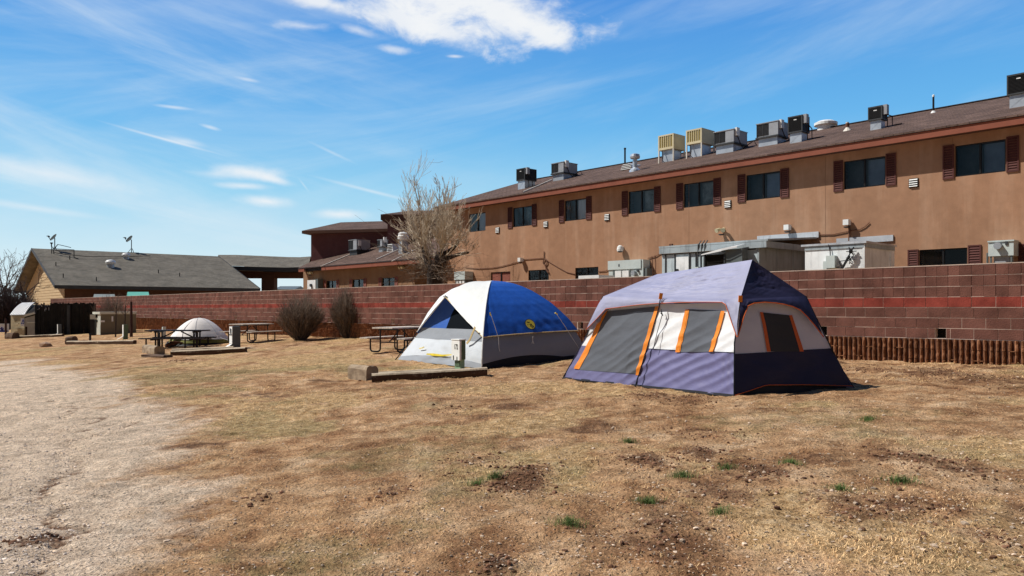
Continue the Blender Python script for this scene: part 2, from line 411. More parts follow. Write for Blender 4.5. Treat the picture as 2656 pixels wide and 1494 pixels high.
# ground: masks come in as point attributes, grain from noise
def ground_material():
    m, nt, b = newmat('ground'); L = nt.links.new
    g = nd(nt, 'ShaderNodeNewGeometry').outputs['Position']
    def noise(s, d=6., r=.62, dist=0.):
        n = nd(nt, 'ShaderNodeTexNoise', Scale=s, Detail=d, Roughness=r, Distortion=dist); L(g, n.inputs['Vector']); return n.outputs['Fac']
    def ramp(f, stops):
        r = nd(nt, 'ShaderNodeValToRGB'); L(f, r.inputs['Fac'])
        while len(r.color_ramp.elements) < len(stops): r.color_ramp.elements.new(.5)
        for e, (p, c) in zip(r.color_ramp.elements, stops): e.position = p; e.color = c4(c)
        return r.outputs['Color']
    def mix(f, a, c, bl='MIX'):
        x = nd(nt, 'ShaderNodeMix', data_type='RGBA', blend_type=bl)
        if isinstance(f, float): x.inputs['Factor'].default_value = f
        else: L(f, x.inputs['Factor'])
        for s, v in ((6, a), (7, c)):
            if isinstance(v, tuple): x.inputs[s].default_value = c4(v)
            else: L(v, x.inputs[s])
        return x.outputs[2]
    def at(n): return nd(nt, 'ShaderNodeAttribute', attribute_name=n).outputs['Fac']
    def rng(f, a, c, lo=0., hi=1.):
        r = nd(nt, 'ShaderNodeMapRange'); L(f, r.inputs['Value']); r.inputs['From Min'].default_value = a; r.inputs['From Max'].default_value = c
        r.inputs['To Min'].default_value = lo; r.inputs['To Max'].default_value = hi; return r.outputs[0]
    def mul(a, c):
        x = nd(nt, 'ShaderNodeMath', operation='MULTIPLY'); L(a, x.inputs[0])
        if isinstance(c, float): x.inputs[1].default_value = c
        else: L(c, x.inputs[1])
        return x.outputs[0]
    n_mid = noise(1.7, 10, .72); n_fine = noise(9, 6, .7); n_grain = noise(42, 4, .7); n_patch = noise(.45, 6, .6)
    soil = ramp(n_mid, [(.32, (.21, .098, .048)), (.43, (.42, .23, .115)), (.53, (.60, .365, .195)), (.66, (.78, .54, .33))])
    straw = ramp(n_fine, [(.3, (.30, .17, .075)), (.48, (.58, .37, .18)), (.68, (.86, .61, .345))])
    def sharp(n, k=1.5, amp=.9):
        x = nd(nt, 'ShaderNodeMath', operation='MULTIPLY_ADD'); L(n_brk, x.inputs[0]); x.inputs[1].default_value = amp; x.inputs[2].default_value = -.5*amp
        y = nd(nt, 'ShaderNodeMath', operation='ADD'); L(at(n), y.inputs[0]); L(x.outputs[0], y.inputs[1])
        return rng(y.outputs[0], .5-.5/k, .5+.5/k)
    n_brk = noise(5.5, 8, .75)
    base = mix(sharp('straw', 3.2, 1.5), soil, straw)
    gravel = ramp(n_fine, [(.3, (.40, .31, .24)), (.5, (.60, .475, .375)), (.72, (.82, .675, .55))])
    base = mix(sharp('gravel', 1.3, .7), base, gravel)
    green = ramp(n_fine, [(.3, (.17, .15, .06)), (.7, (.36, .32, .15))])
    sand = ramp(n_fine, [(.3, (.62, .455, .32)), (.7, (.92, .73, .54))])
    base = mix(sharp('sand', 2.0, 1.1), base, sand)
    base = mix(mul(sharp('green', 2.2, 1.3), .55), base, green)
    dark = ramp(n_fine, [(.3, (.11, .052, .028)), (.7, (.24, .125, .07))])
    base = mix(mul(sharp('dirt', 3.2, 1.3), .88), base, dark)
    v = nd(nt, 'ShaderNodeTexVoronoi', Scale=26.0); L(g, v.inputs['Vector'])
    vs = rng(v.outputs['Distance'], .12, .30, 1., 0.)
    sel = nd(nt, 'ShaderNodeSeparateColor'); L(v.outputs['Color'], sel.inputs[0])
    pk = rng(sel.outputs[0], .62, .70)
    base = mix(mul(mul(vs, pk), .65), base, (.58, .47, .37))
    dk = rng(sel.outputs[1], .66, .72)
    base = mix(mul(mul(vs, dk), .7), base, (.10, .055, .035))
    gr = rng(n_grain, .32, .68, .55, 1.42)
    hs = nd(nt, 'ShaderNodeHueSaturation'); L(base, hs.inputs['Color']); L(gr, hs.inputs['Value'])
    h2 = nd(nt, 'ShaderNodeHueSaturation'); L(hs.outputs[0], h2.inputs['Color']); L(rng(noise(3.2, 9, .8, .4), .36, .60, .60, 1.16), h2.inputs['Value']); hs = h2
    L(hs.outputs[0], b.inputs['Base Color']); b.inputs['Roughness'].default_value = 1; b.inputs['Specular IOR Level'].default_value = .05
    ad = nd(nt, 'ShaderNodeMath', operation='ADD'); L(n_fine, ad.inputs[0]); L(mul(n_grain, .5), ad.inputs[1])
    ad2 = nd(nt, 'ShaderNodeMath', operation='ADD'); L(ad.outputs[0], ad2.inputs[0]); L(mul(vs, .25), ad2.inputs[1])
    bp = nd(nt, 'ShaderNodeBump', Strength=1.0, Distance=.075); L(ad2.outputs[0], bp.inputs['Height']); L(bp.outputs[0], b.inputs['Normal'])
    return m
ground_material()

# ------------------------------------------------------------------ ground + gravel drive
def axis(lo, hi, step, far0, far1):
    c = list(np.arange(lo, hi, step))
    s = step; x = hi
    while x < far1: c.append(x); s *= 1.09; x += s
    c.append(far1)
    s = step; x = lo-step; left = []
    while x > far0: left.append(x); s *= 1.09; x -= s
    left.append(far0)
    return np.array(sorted(left)+c)
gxs = axis(-6.5, 8.5, .07, -1500, 1500); gys = axis(3.6, 15.5, .07, -400, 2500)
GX, GY = np.meshgrid(gxs, gys)
MOUNDS = [(1345, 1253, .30, 1.), (1670, 1195, .34, .8), (1975, 1225, .42, .7), (1850, 1283, .38, .6), (1815, 1175, .3, .7), (2350, 1192, .45, .6), (2230, 1335, .5, .5), (2470, 1222, .4, .6),
          (1370, 1225, .3, .7), (2345, 1320, .35, .5), (1690, 1033, .5, .6), (1780, 1040, .5, .5), (1720, 1375, .5, .5), (1010, 1278, .2, .6), (685, 1290, .15, .5), (1280, 1265, .2, .5),
          (80, 1408, .22, .7), (1280, 1465, .2, .8), (1660, 1420, .4, .5), (2560, 1400, .25, .5), (1230, 1200, .4, .5), (2420, 970, .8, .6), (2560, 985, .9, .55), (2250, 962, .5, .5), (1175, 1060, .35, .4), (990, 975, .5, .6), (480, 935, .5, .7), (1820, 1120, .5, .4)]
MW = [(*gp(u, v).xy, r*.82, k*.9) for u, v, r, k in MOUNDS]
GREENS = [(1285, 1250, .14), (1235, 1258, .12), (1770, 1240, .20), (1885, 1215, .14), (1630, 1145, .13), (2050, 1206, .18), (2335, 1260, .22), (1680, 1305, .16), (1865, 1340, .13), (1475, 1362, .2),
          (2250, 1090, .16), (2180, 1280, .12)]
GW = [(*gp(u, v).xy, r) for u, v, r in GREENS]
def masks(X, Y):
    a, b = (-((X-9.3)*.6787-(Y-14)*.7345)), ((X-9.3)*.7345+(Y-14)*.6787)
    w = fbm(X*.55, Y*.55, 3, 4)-.5
    # drive edge: from the bottom of the photograph up and away to the left
    edge = -.05-.455*Y-.012*np.clip(Y-8, 0, 60)**2
    d_ = (edge-X+w*(.7+.12*Y)+(fbm(X*2.3, Y*1.3, 97, 4)-.5)*(.5+.10*Y)); sc_ = .55+.045*Y
    grav = np.clip((d_-sc_)/(.35+.03*Y)+.5, 0, 1)*np.clip((31+w*8-Y)/5, 0, 1)
    sand = np.clip(d_/(.75+.08*Y)+.5, 0, 1)*np.clip((31+w*8-Y)/5, 0, 1)
    rut = np.exp(-((d_-sc_*1.15)/(.07+.008*Y))**2)+.7*np.exp(-((d_-sc_*2.6)/(.10+.01*Y))**2)
    straw = np.clip((fbm(X*.6+20, Y*.6, 5, 5)-.42)*5, 0, 1)*.85*np.clip((b+13.5)/2, .35, 1)
    grn = np.clip((fbm(X*.8-40, Y*.8, 9, 5)-.53)*6, 0, 1)*.55*(1-grav)
    far = np.clip((fbm(X*.35+9, Y*.9, 13, 4)-.45)*6, 0, 1)*np.clip((Y-13)/4, 0, 1)*np.clip((23-Y)/5, 0, 1)*np.clip((2-X)/4, 0, 1)
    grn = np.clip(grn+far*.8, 0, .9)
    dirt = np.clip((fbm(X*1.0+7, Y*1.0+3, 21, 5)-.60)*6, 0, 1)*.55*(1-grav)
    wall = np.clip(1-np.abs(b+.9)/1.2, 0, 1)*np.clip(fbm(X*1.4, Y*1.4, 33, 4)*2.2-.7, 0, 1)
    dirt = np.clip(dirt+wall*.6, 0, 1)
    for mx, my, r, k in MW:
        d = np.sqrt(((X-mx)/r)**2+((Y-my)/(r*1.5))**2)+ (fbm(X*4, Y*4, 41, 3)-.5)*1.1
        dirt = np.maximum(dirt, np.clip(1.35-d, 0, 1)*k)
    dirt = np.clip(dirt+.62*rut*np.clip(fbm(X*.6, Y*.6, 91, 3)*2.4-.45, 0, 1)*sand, 0, 1)
    return grav, np.clip(straw-dirt, 0, 1), grn*(1-dirt)*(1-sand), np.clip(dirt*1.1, 0, 1), sand, rut
def height(X, Y):
    g = ground_np(X, Y)
    near = np.clip((60-np.hypot(X, Y-10))/30, 0, 1)
    mk = masks(X, Y); grav = mk[4]
    h = (fbm(X*.5, Y*.5, 51, 3)-.5)*.07+(fbm(X*1.7, Y*1.7, 57, 3)-.5)*.055+((fbm(X*5, Y*5, 63, 4)-.5)*.075*(1-.7*grav))-.040*mk[5]*np.clip(mk[4], 0, 1)
    for mx, my, r, k in MW:
        d2 = ((X-mx)/r)**2+((Y-my)/(r*1.4))**2
        h = h+np.exp(-d2*1.6)*.045*k*(.6+.8*vnoise(X*9, Y*9, 71))
    return g+h*near
GZ = height(GX, GY)
mg, ms, mgr, md, msd, mrut = masks(GX, GY)
ny, nx = GX.shape
verts = np.stack([GX, GY, GZ], -1).reshape(-1, 3)
idx = np.arange(nx*ny).reshape(ny, nx)
cells = np.stack([idx[:-1, :-1], idx[:-1, 1:], idx[1:, 1:], idx[1:, :-1]], -1).reshape(-1, 4)
cg = msd.reshape(-1)[cells].mean(1) > .5
def sheet(name, fsel):
    f = cells[fsel]; used = np.unique(f); mp = np.full(len(verts), -1); mp[used] = np.arange(len(used))
    me = bpy.data.meshes.new(name); me.from_pydata(verts[used].tolist(), [], mp[f].tolist()); me.materials.append(MATS['ground'])
    for n, d in (('gravel', mg), ('straw', ms), ('green', mgr), ('dirt', md), ('sand', msd)):
        at = me.attributes.new(n, 'FLOAT', 'POINT'); at.data.foreach_set('value', d.reshape(-1)[used].astype(np.float32))
    me.polygons.foreach_set('use_smooth', np.ones(len(me.polygons), dtype=bool)); me.update()
    o = bpy.data.objects.new(name, me); COL.objects.link(o); WM[o.name] = Matrix.Identity(4)
    return tag(o, kind='structure')
sheet('ground', ~cg); sheet('gravel_road', cg)
def hz(x, y): return float(height(np.array([x]), np.array([y]))[0])

# ---- loose stones, straw and grass
ICO = None
def ico():
    import bmesh
    bm = bmesh.new(); bmesh.ops.create_icosphere(bm, subdivisions=1, radius=1)
    v = np.array([p.co[:] for p in bm.verts]); f = np.array([[q.index for q in p.verts] for p in bm.faces]); bm.free(); return v, f
IV, IF = ico()
def view_scatter(n, y0, y1, pw=1.6):
    """random spots on the ground in front of the photographer, thinning with distance"""
    t = RNG.random(n); Y = (y0**(-pw)+t*(y1**(-pw)-y0**(-pw)))**(-1/pw)
    X = (RNG.random(n)*1.6-.8)*(Y+1.5)
    return X, Y
def scatter_stones(name, X, Y, size, m, label, cat):
    n = len(X); Z = height(X, Y)
    sc = size[:, None]*(1+.35*RNG.standard_normal((n, 3))).clip(.5, 1.6); sc[:, 2] *= .75
    j = 1+.13*RNG.standard_normal((n, len(IV), 1)).clip(-1.5, 1.5)
    an = RNG.random(n)*6.283; ca, sa = np.cos(an), np.sin(an)
    P = IV[None]*sc[:, None]*j
    Q = np.stack([P[..., 0]*ca[:, None]-P[..., 1]*sa[:, None]+X[:, None], P[..., 0]*sa[:, None]+P[..., 1]*ca[:, None]+Y[:, None], P[..., 2]+Z[:, None]+size[:, None]*.12], -1)
    fs = (IF[None]+(np.arange(n)*len(IV))[:, None, None]).reshape(-1, 3)
    me = bpy.data.meshes.new(name); me.from_pydata(Q.reshape(-1, 3).tolist(), [], fs.tolist()); me.materials.append(MATS[m]); me.update()
    o = bpy.data.objects.new(name, me); COL.objects.link(o); WM[o.name] = Matrix.Identity(4)
    tag(o, label, cat, kind='stuff')
mat('pebble', (.52, .40, .295), .95, .3, 8, isl=.42)
mat('pebble_grey', (.68, .57, .475), .95, .3, 8, isl=.45)
X, Y = view_scatter(14000, 4.2, 26); g_ = masks(X, Y)
keep = (g_[4] < .5) & (RNG.random(len(X)) < .30+.7*g_[3]); X, Y = X[keep], Y[keep]
scatter_stones('pebbles', X, Y, (.0045+.008*RNG.random(len(X))**3+.014*(RNG.random(len(X)) > .997))*(1+.03*Y), 'pebble', 'small pale pebbles strewn over the bare dirt', 'pebbles')
X, Y = view_scatter(34000, 4.2, 26); g_ = masks(X, Y)
keep = (g_[0] > .15) & (RNG.random(len(X)) < .25+.75*g_[0]); X, Y = X[keep], Y[keep]
scatter_stones('gravel', X, Y, (.0045+.008*RNG.random(len(X))**4)*(1+.03*Y), 'pebble_grey', 'loose grey gravel lying on the drive at the left', 'gravel')

mat('clod', (.17, .085, .048), .95, .3, 9, isl=.5)
cx_, cy_, cs_ = [], [], []
for mx, my, r, k in MW:
    n = int(260*r/.3*k); cx_.append(mx+RNG.standard_normal(n)*r*.60); cy_.append(my+RNG.standard_normal(n)*r*.85); cs_.append((.005+.014*RNG.random(n)**3)*(1+.015*my))
scatter_stones('soil_clods', np.concatenate(cx_), np.concatenate(cy_), np.concatenate(cs_), 'clod', 'crumbly dark brown soil clods on the bare diggings in the grass', 'soil')

def blades(name, X, Y, h, lean, width, m, label, cat, straight=.5):
    n = len(X); Z = height(X, Y)
    an = RNG.random(n)*6.283; dx, dy = np.cos(an), np.sin(an)
    ln = lean*(.4+RNG.random(n)); hh = h*(.5+RNG.random(n))
    w = width*(1+.04*Y)
    b0 = np.stack([X-dy*w, Y+dx*w, Z-.004], -1); b1 = np.stack([X+dy*w, Y-dx*w, Z-.004], -1)
    m0 = np.stack([X+dx*ln*hh*.4-dy*w*.7, Y+dy*ln*hh*.4+dx*w*.7, Z+hh*.62], -1); m1 = m0+np.stack([dy*w*1.4, -dx*w*1.4, 0*w], -1)
    tp = np.stack([X+dx*ln*hh, Y+dy*ln*hh, Z+hh*np.clip(1.05-.50*ln, .14, 1)], -1)
    V = np.stack([b0, b1, m1, m0, tp], 1).reshape(-1, 3); o5 = (np.arange(n)*5)[:, None]
    fs = (o5+np.array([[0, 1, 2, 3]])).tolist()+(o5+np.array([[3, 2, 4]])).tolist()
    me = bpy.data.meshes.new(name); me.from_pydata(V.tolist(), [], fs); me.materials.append(MATS[m]); me.update()
    o = bpy.data.objects.new(name, me); COL.objects.link(o); WM[o.name] = Matrix.Identity(4)
    return tag(o, label, cat, kind='stuff')
mat('straw', (.88, .60, .31), .95, .25, 3, isl=.35)
mat('straw_dull', (.62, .41, .205), .95, .3, 2, isl=.4)
mat('grass', (.11, .17, .045), .85, .3, 4, isl=.35)
mat('grass_dull', (.20, .20, .085), .9, .3, 3, isl=.35)
X, Y = view_scatter(150000, 4.2, 34, 1.1); g_ = masks(X, Y)
cl = fbm(X*2.2, Y*2.2, 81, 4); keep = (RNG.random(len(X)) < (g_[1]*.62+.12)*(1-g_[4])**2*(1-g_[3])*np.clip((cl-.43)*6, 0, 1)); X, Y = X[keep], Y[keep]
blades('dry_grass', X, Y, .014+.018*fbm(X, Y, 5, 2), 2.3, .0012, 'straw', 'short dry straw-coloured grass over the campground dirt', 'dry grass')
X, Y = view_scatter(26000, 4.2, 30, 1.2); g_ = masks(X, Y)
keep = RNG.random(len(X)) < g_[2]*1.1*(1-g_[4]); X, Y = X[keep], Y[keep]
blades('sparse_grass', X, Y, np.full(len(X), .03), .9, .0012, 'grass_dull', 'thin dull green grass coming up through the dry ground', 'grass')
X, Y = view_scatter(60000, 12, 42, .6); g_ = masks(X, Y)
cl = fbm(X*1.3, Y*2.0, 85, 4); keep = RNG.random(len(X)) < (1-g_[4])**2*(1-g_[3])*np.clip((cl-.46)*6, 0, 1); X, Y = X[keep], Y[keep]
blades('matted_grass', X, Y, .022+.028*fbm(X, Y, 6, 2), 2.0, .0026, 'straw_dull', 'matted dry grass clumps across the middle of the campground', 'dry grass')
xs, ys = [], []
for mx, my, r in GW:
    k = int(260*r/.15)
    a = RNG.random(k)*6.283; q = r*np.abs(RNG.standard_normal(k))*.42
    xs.append(mx+np.cos(a)*q); ys.append(my+np.sin(a)*q*.75)
X, Y = np.concatenate(xs), np.concatenate(ys)
blades('green_grass', X, Y, .04+.02*RNG.random(len(X)), .9, .0011, 'grass', 'bright green grass tufts scattered in the foreground dirt', 'grass')

# ------------------------------------------------------------------ block wall
CH = .203; ZL = 1.012; WX0, WX1 = -74.0, 14.0
wall = thing('block_wall', 'long reddish block wall with a red stripe and ribbed base behind the tents', 'wall', (-20, 0, .4), frame=True)
HOLES = [-1.40-2.36*i for i in range(-4, 31)]
rows = MB(); red = MB(); mort = MB(); jnt = MB()
for r in range(7):
    z0 = ZL+r*CH; z1 = z0+CH
    top = r >= 4
    off = {0: .1, 1: .3, 2: .1, 3: .06, 4: .06, 5: .06, 6: .06}[r]
    w = .203 if top else .406
    x = WX0+off; k = 0
    segs = []
    while x < WX1: segs.append([x, min(x+w, WX1)]); x += w
    if r == 0:
        out = []
        for s_ in segs:
            parts = [s_]
            for hx in HOLES:
                h0, h1 = hx-.1, hx+.1; nx_ = []
                for p0, p1 in parts:
                    if h1 <= p0 or h0 >= p1: nx_.append([p0, p1]); continue
                    if h0-p0 > .03: nx_.append([p0, h0])
                    if p1-h1 > .03: nx_.append([h1, p1])
                parts = nx_
            out += parts
        segs = out
    for i, (a, b) in enumerate(segs):
        gl = .002 if (top and i % 2) else .005; gr_ = .002 if (top and not i % 2) else .005
        if r == 0: gl = gr_ = .005
        d = random.uniform(-.003, .003)
        (red if r == 3 else rows).box(a+gl, .0+d, z0+.0065, b-gr_, .10, z1-.0065)
    if r: (jnt if top else mort).box(WX0, .006, z0+.0045, WX1, .19, z1-.0045)
    else:
        c = WX0
        for hx in sorted(HOLES):
            mort.box(c, .006, z0+.0045, hx-.1, .19, z1-.0045); c = hx+.1
        mort.box(c, .006, z0+.0045, WX1, .19, z1-.0045)
    mort.box(WX0, .004, z0-.006, WX1, .186, z0+.006)
zt = ZL+7*CH
cap = MB()
x = WX0
while x < WX1:
    cap.box(x+.003, -.004+random.uniform(-.002, .002), zt-.004, min(x+.6, WX1)-.003, .204, zt+.014); x += .6
rows.build('smooth_blocks', 'block', wall); red.build('red_course', 'block_red', wall); mort.build('mortar', 'mortar', wall); jnt.build('scored_joints', 'joint', wall); cap.build('cap', 'mortar_cap', wall)
for hx in HOLES:
    if hx > 6 or hx < -72: continue
    m_ = MB(); m_.box(hx-.098, .15, ZL+.006, hx+.098, .18, ZL+CH-.006); m_.build('weep_hole', 'hole', wall)
rib = MB(); back = MB()
back.box(WX0, -.035, -.6, WX1, .19, ZL-.012)
x = WX0
while x < WX1:
    far = x < -30
    for r in range(5):
        z1 = ZL-r*CH-.004; z0 = z1-CH+.008
        wv = random.uniform(.024, .031); n_ = 1 if far else 3
        lv = []
        for k in range(n_+1):
            z = z0+(z1-z0)*k/n_; d = random.uniform(-.010, .010); e = random.uniform(-.004, .004)
            lv.append([(x-wv+e, -.036, z), (x-wv*.75+e, -.066+d, z), (x+e, -.082+d+random.uniform(-.006, .006), z), (x+wv*.75+e, -.066+d, z), (x+wv+e, -.036, z)])
        vs = [p for l_ in lv for p in l_]
        fs = [(k*5+i, k*5+i+1, (k+1)*5+i+1, (k+1)*5+i) for k in range(n_) for i in range(4)]+[tuple(range(n_*5, n_*5+5)), (4, 3, 2, 1, 0)]
        rib.add(vs, fs)
    x += .1015
for r in range(1, 5):
    z = ZL-r*CH; x = WX0
    while x < WX1:
        if random.random() < .33 and x > -34: zz = z+random.uniform(-.012, .012); rib.box(x, -.060-random.uniform(0, .022), zz-.008, x+random.uniform(.06, .2), -.03, zz+.006)
        x += .2
rib.build('ribbed_base', 'rib', wall); back.build('base_backing', 'rib_back', wall)
# ------------------------------------------------------------------ motel: two-storey block
def hit(u, v, p, n):
    s, q = (u-UC)/F, (VH-v)/F
    d = Vector((s, 1, q)); o = Vector((0, 0, HC)); p = Vector(p); n = Vector(n)
    return o+d*((p-o).dot(n)/d.dot(n))
FB = 9.0                                              # facade plane
motel = thing('motel_building', 'long two-storey tan stucco motel block with brown roof and shuttered windows', 'building', (-10, FB, .4), frame=True)
ZF0, ZF1 = 6.70, 6.91                                 # fascia
RZ0, RK = 6.97, (9.08-6.97)/6.58                      # main roof plane: z = RZ0 + RK*(y-8.42)
UP = [(-26.72, -25.41, 'n', 'cur'), (-23.39, -22.06, 's', ''), (-19.95, -18.66, 's', 'cur'), (-16.31, -15.0, 's', ''), (-13.58, -12.25, 's', ''), (-10.88, -9.55, 's', 'b'), (-7.30, -5.97, 's', 'b'), (-3.96, -2.64, 's', 'b'), (-.35, .97, 's', 'b'), (3.1, 4.42, 's', '')]
LOW = [(-25.0, -23.56, 'blind'), (-22.3, -20.95, 'dark'), (-19.3, -17.95, 'dark'), (-4.96, -3.63, 'shut'), (-2.0, -.68, 'shut'), (1.6, 2.9, 'shut')]
ZU0, ZU1, ZL0, ZL1 = 5.52, 6.45, 2.45, 3.40
VENTS = [(-5.12, 5.48), (-11.62, 5.47), (-17.45, 5.49), (-21.13, 5.48), (-24.48, 5.46)]
holes = [(a, ZU0, b, ZU1) for a, b, _, _ in UP]+[(a, ZL0, b, ZL1) for a, b, _ in LOW]
w = MB()
for x0, z0, x1, z1 in rects_minus(-28.5, -.2, 12, 6.8, holes): w.quad((x0, FB, z0), (x1, FB, z0), (x1, FB, z1), (x0, FB, z1))
for x0, z0, x1, z1 in holes:                          # reveals
    for p, q in (((x0, z0), (x1, z0)), ((x1, z0), (x1, z1)), ((x1, z1), (x0, z1)), ((x0, z1), (x0, z0))):
        w.quad((p[0], FB, p[1]), (p[0], FB+.12, p[1]), (q[0], FB+.12, q[1]), (q[0], FB, q[1]))
for x in (-28.5, 12):
    w.poly([(x, FB, -.2), (x, 21, -.2), (x, 21, 6.8), (x, 15, 8.9), (x, FB, 6.9)])
w.quad((-28.5, 21, -.2), (12, 21, -.2), (12, 21, 6.8), (-28.5, 21, 6.8))
w.build('wall', 'stucco', motel)

r = MB()
def slab(mb, x0, x1, y0, z0, y1, z1, t=.05):
    mb.add([(x0, y0, z0), (x1, y0, z0), (x1, y1, z1), (x0, y1, z1), (x0, y0, z0-t), (x1, y0, z0-t), (x1, y1, z1-t), (x0, y1, z1-t)],
           [(0, 1, 2, 3), (7, 6, 5, 4), (0, 4, 5, 1), (1, 5, 6, 2), (2, 6, 7, 3), (3, 7, 4, 0)])
slab(r, -28.95, 12.4, 8.42, RZ0, 15, 9.08); slab(r, -28.95, 12.4, 21.58, RZ0, 15.001, 9.08)
r.build('roof', 'shingle_brown', motel)
rc = MB(); rc.bar((-28.97, 15, 9.085), (12.42, 15, 9.085), .26, .03); rc.build('ridge_cap', 'drip', motel)
f_ = MB(); f_.box(-28.93, 8.46, ZF0, 12.4, 8.50, ZF1); f_.bar((-28.93, 8.50, ZF0+.13), (-28.93, 15, 8.92), .04, .2); f_.build('fascia', 'fascia', motel)
d_ = MB(); d_.box(-28.94, 8.425, ZF1+.002, 12.4, 8.485, RZ0-.052); d_.build('drip_edge', 'drip', motel)
s_ = MB(); s_.quad((-28.9, 8.50, ZF0+.05), (12.4, 8.50, ZF0+.05), (12.4, FB, ZF0+.05), (-28.9, FB, ZF0+.05)); s_.build('soffit', 'soffit', motel)

for u_ in (2141, 2471, 1787): w = MB(); x_ = fx(u_, FB); w.box(x_-.005, FB-.003, ZU1+.06 if u_ == 2471 else .2, x_+.005, FB-.0005, 6.7); w.build('control_joint', 'joint_tan', motel)
def window(par, x0, z0, x1, z1, y, style, name='window'):
    fr = MB(); t = .035
    fr.box(x0, y+.045, z0, x1, y+.10, z0+t); fr.box(x0, y+.045, z1-t, x1, y+.10, z1); fr.box(x0, y+.045, z0+t, x0+t, y+.10, z1-t); fr.box(x1-t, y+.045, z0+t, x1, y+.10, z1-t)
    xm = (x0+x1)/2; fr.box(xm-.028, y+.035, z0+t, xm+.028, y+.095, z1-t)
    o = fr.build(name, 'win_frame', par)
    for a, b, dy in ((x0+t, xm-.028, .06), (xm+.028, x1-t, .075)):
        if style == 'blind':
            m = MB(); m.box(a, y+dy, z0+t, b, y+dy+.012, z1-t); m.build('blind', 'shutter_red', o); continue
        m = MB(); m.quad((a, y+dy, z0+t), (b, y+dy, z0+t), (b, y+dy, z1-t), (a, y+dy, z1-t)); m.build('pane', 'pane', o)
    if style != 'blind':
        m = MB(); m.box(x0-.05, y+.45, z0-.3, x1+.05, y+.47, z1+.2)
        m.build('dark_room', 'room_dark' if style in ('dark', 'shut') else 'room', o)
    if style in ('b', 'plain'):
        m = MB(); m.grid(lambda a, b: (xm+.05+a*(x1-xm-.09), y+.22, z0+t+b*(z1-z0-2*t)), 1, 1); m.build('blind', 'reflection_blue' if style == 'b' else 'reflection_grey', o)  # added pale panel, no real blind: the pane's reflection put into its colour
    if style == 'cur':
        m = MB()
        m.grid(lambda a, b: (xm+.05+a*(x1-xm-.09), y+.16+.018*math.sin(a*38), z0+t+b*(z1-z0-2*t)), 40, 1); m.build('curtain', 'curtain', o, smooth=True)
    return o
def shutter(par, x0, z0, x1, z1, y, m='shutter'):
    s = MB(); t = .04
    s.box(x0, y-.035, z0, x0+t, y-.002, z1); s.box(x1-t, y-.035, z0, x1, y-.002, z1); s.box(x0+t, y-.034, z0, x1-t, y-.002, z0+t); s.box(x0+t, y-.034, z1-t, x1-t, y-.002, z1)
    n = 13; h = (z1-z0-2*t)/n
    for i in range(n):
        zb = z0+t+i*h
        s.add([(x0+t, y-.006, zb+h*.98), (x1-t, y-.006, zb+h*.98), (x1-t, y-.034, zb+.005), (x0+t, y-.034, zb+.005), (x0+t, y-.003, zb+h*.9), (x1-t, y-.003, zb+h*.9), (x1-t, y-.028, zb), (x0+t, y-.028, zb)],
              [(3, 2, 1, 0), (4, 5, 6, 7), (0, 1, 5, 4), (2, 3, 7, 6)])
    return s.build('shutter', m, par)
for a, b, st, k in UP:
    window(motel, a, ZU0, b, ZU1, FB, k if k else 'plain')
    if st == 's':
        shutter(motel, a-.33, ZU0-.04, a-.02, ZU1+.05, FB); shutter(motel, b+.02, ZU0-.04, b+.33, ZU1+.05, FB)
for a, b, st in LOW:
    window(motel, a, ZL0, b, ZL1, FB, st)
    if st == 'shut':
        shutter(motel, a-.33, ZL0-.04, a-.02, ZL1+.02, FB, 'shutter'); shutter(motel, b+.02, ZL0-.04, b+.37, ZL1+.06, FB, 'shutter')
for x, z in VENTS:
    v = MB(); v.box(x-.14, FB-.022, z-.14, x+.14, FB-.001, z+.14); o = v.build('vent', 'hole', motel)
    v = MB()
    for i in range(4):
        zz = z-.11+i*.066
        v.add([(x-.12, FB-.026, zz+.035), (x+.12, FB-.026, zz+.035), (x+.12, FB-.06, zz), (x-.12, FB-.06, zz), (x-.12, FB-.03, zz-.004), (x+.12, FB-.03, zz-.004)], [(3, 2, 1, 0), (3, 4, 5, 2), (0, 1, 5, 4)])
    v.build('vent_slats', 'white_metal', o)
# roof vents and pipes of the main block
def roofpt(u, v): return on_roof(u, v, RZ0, RK, 8.42)
def zr(y): return RZ0+RK*(y-8.42)
p = roofpt(1647, 443)
v = MB(); v.lathe(p, [(.26, -.1), (.24, .02), (.10, .14), (.10, .52), (.2, .53), (.22, .6), (.2, .7), (.1, .74)], 16); v.build('flue_pipe', 'galv', motel, smooth=False)
p = roofpt(1625, 441)
v = MB(); n = 10
for i in range(n):
    a0, a1 = math.pi*i/n, math.pi*(i+1)/n
    f = lambda a: (p.x-.32*math.cos(a), p.y, p.z-.02+.34*math.sin(a)); bk = (p.x, p.y+1.1, zr(p.y+1.1)+.02)
    v.add([f(a0), f(a1), bk], [(0, 1, 2)])
v.build('half_round_vent', 'white_metal', motel)
v = MB()
for i in range(4):
    zz = p.z+.03+i*.07; hw = math.sqrt(max(.01, .31**2-(zz-p.z)**2)); v.box(p.x-hw, p.y-.03, zz, p.x+hw, p.y-.002, zz+.03)
v.build('vent_slats', 'white_metal', motel)
v = MB(); v.poly([(p.x-.3*math.cos(math.pi*i/10), p.y, p.z-.01+.32*math.sin(math.pi*i/10)) for i in range(11)]); v.build('vent_opening', 'hole', motel)
p = roofpt(1621, 425); v = MB(); v.tube([p, p+Vector((0, 0, .75))], .045, 8); v.tube([p+Vector((0, 0, .75)), p+Vector((0, 0, .82))], .06, 8); v.build('vent_pipe', 'black_paint', motel)
p = roofpt(2421, 292); v = MB(); v.tube([p, p+Vector((0, 0, .56))], .035, 8); v.build('vent_pipe', 'black_paint', motel)
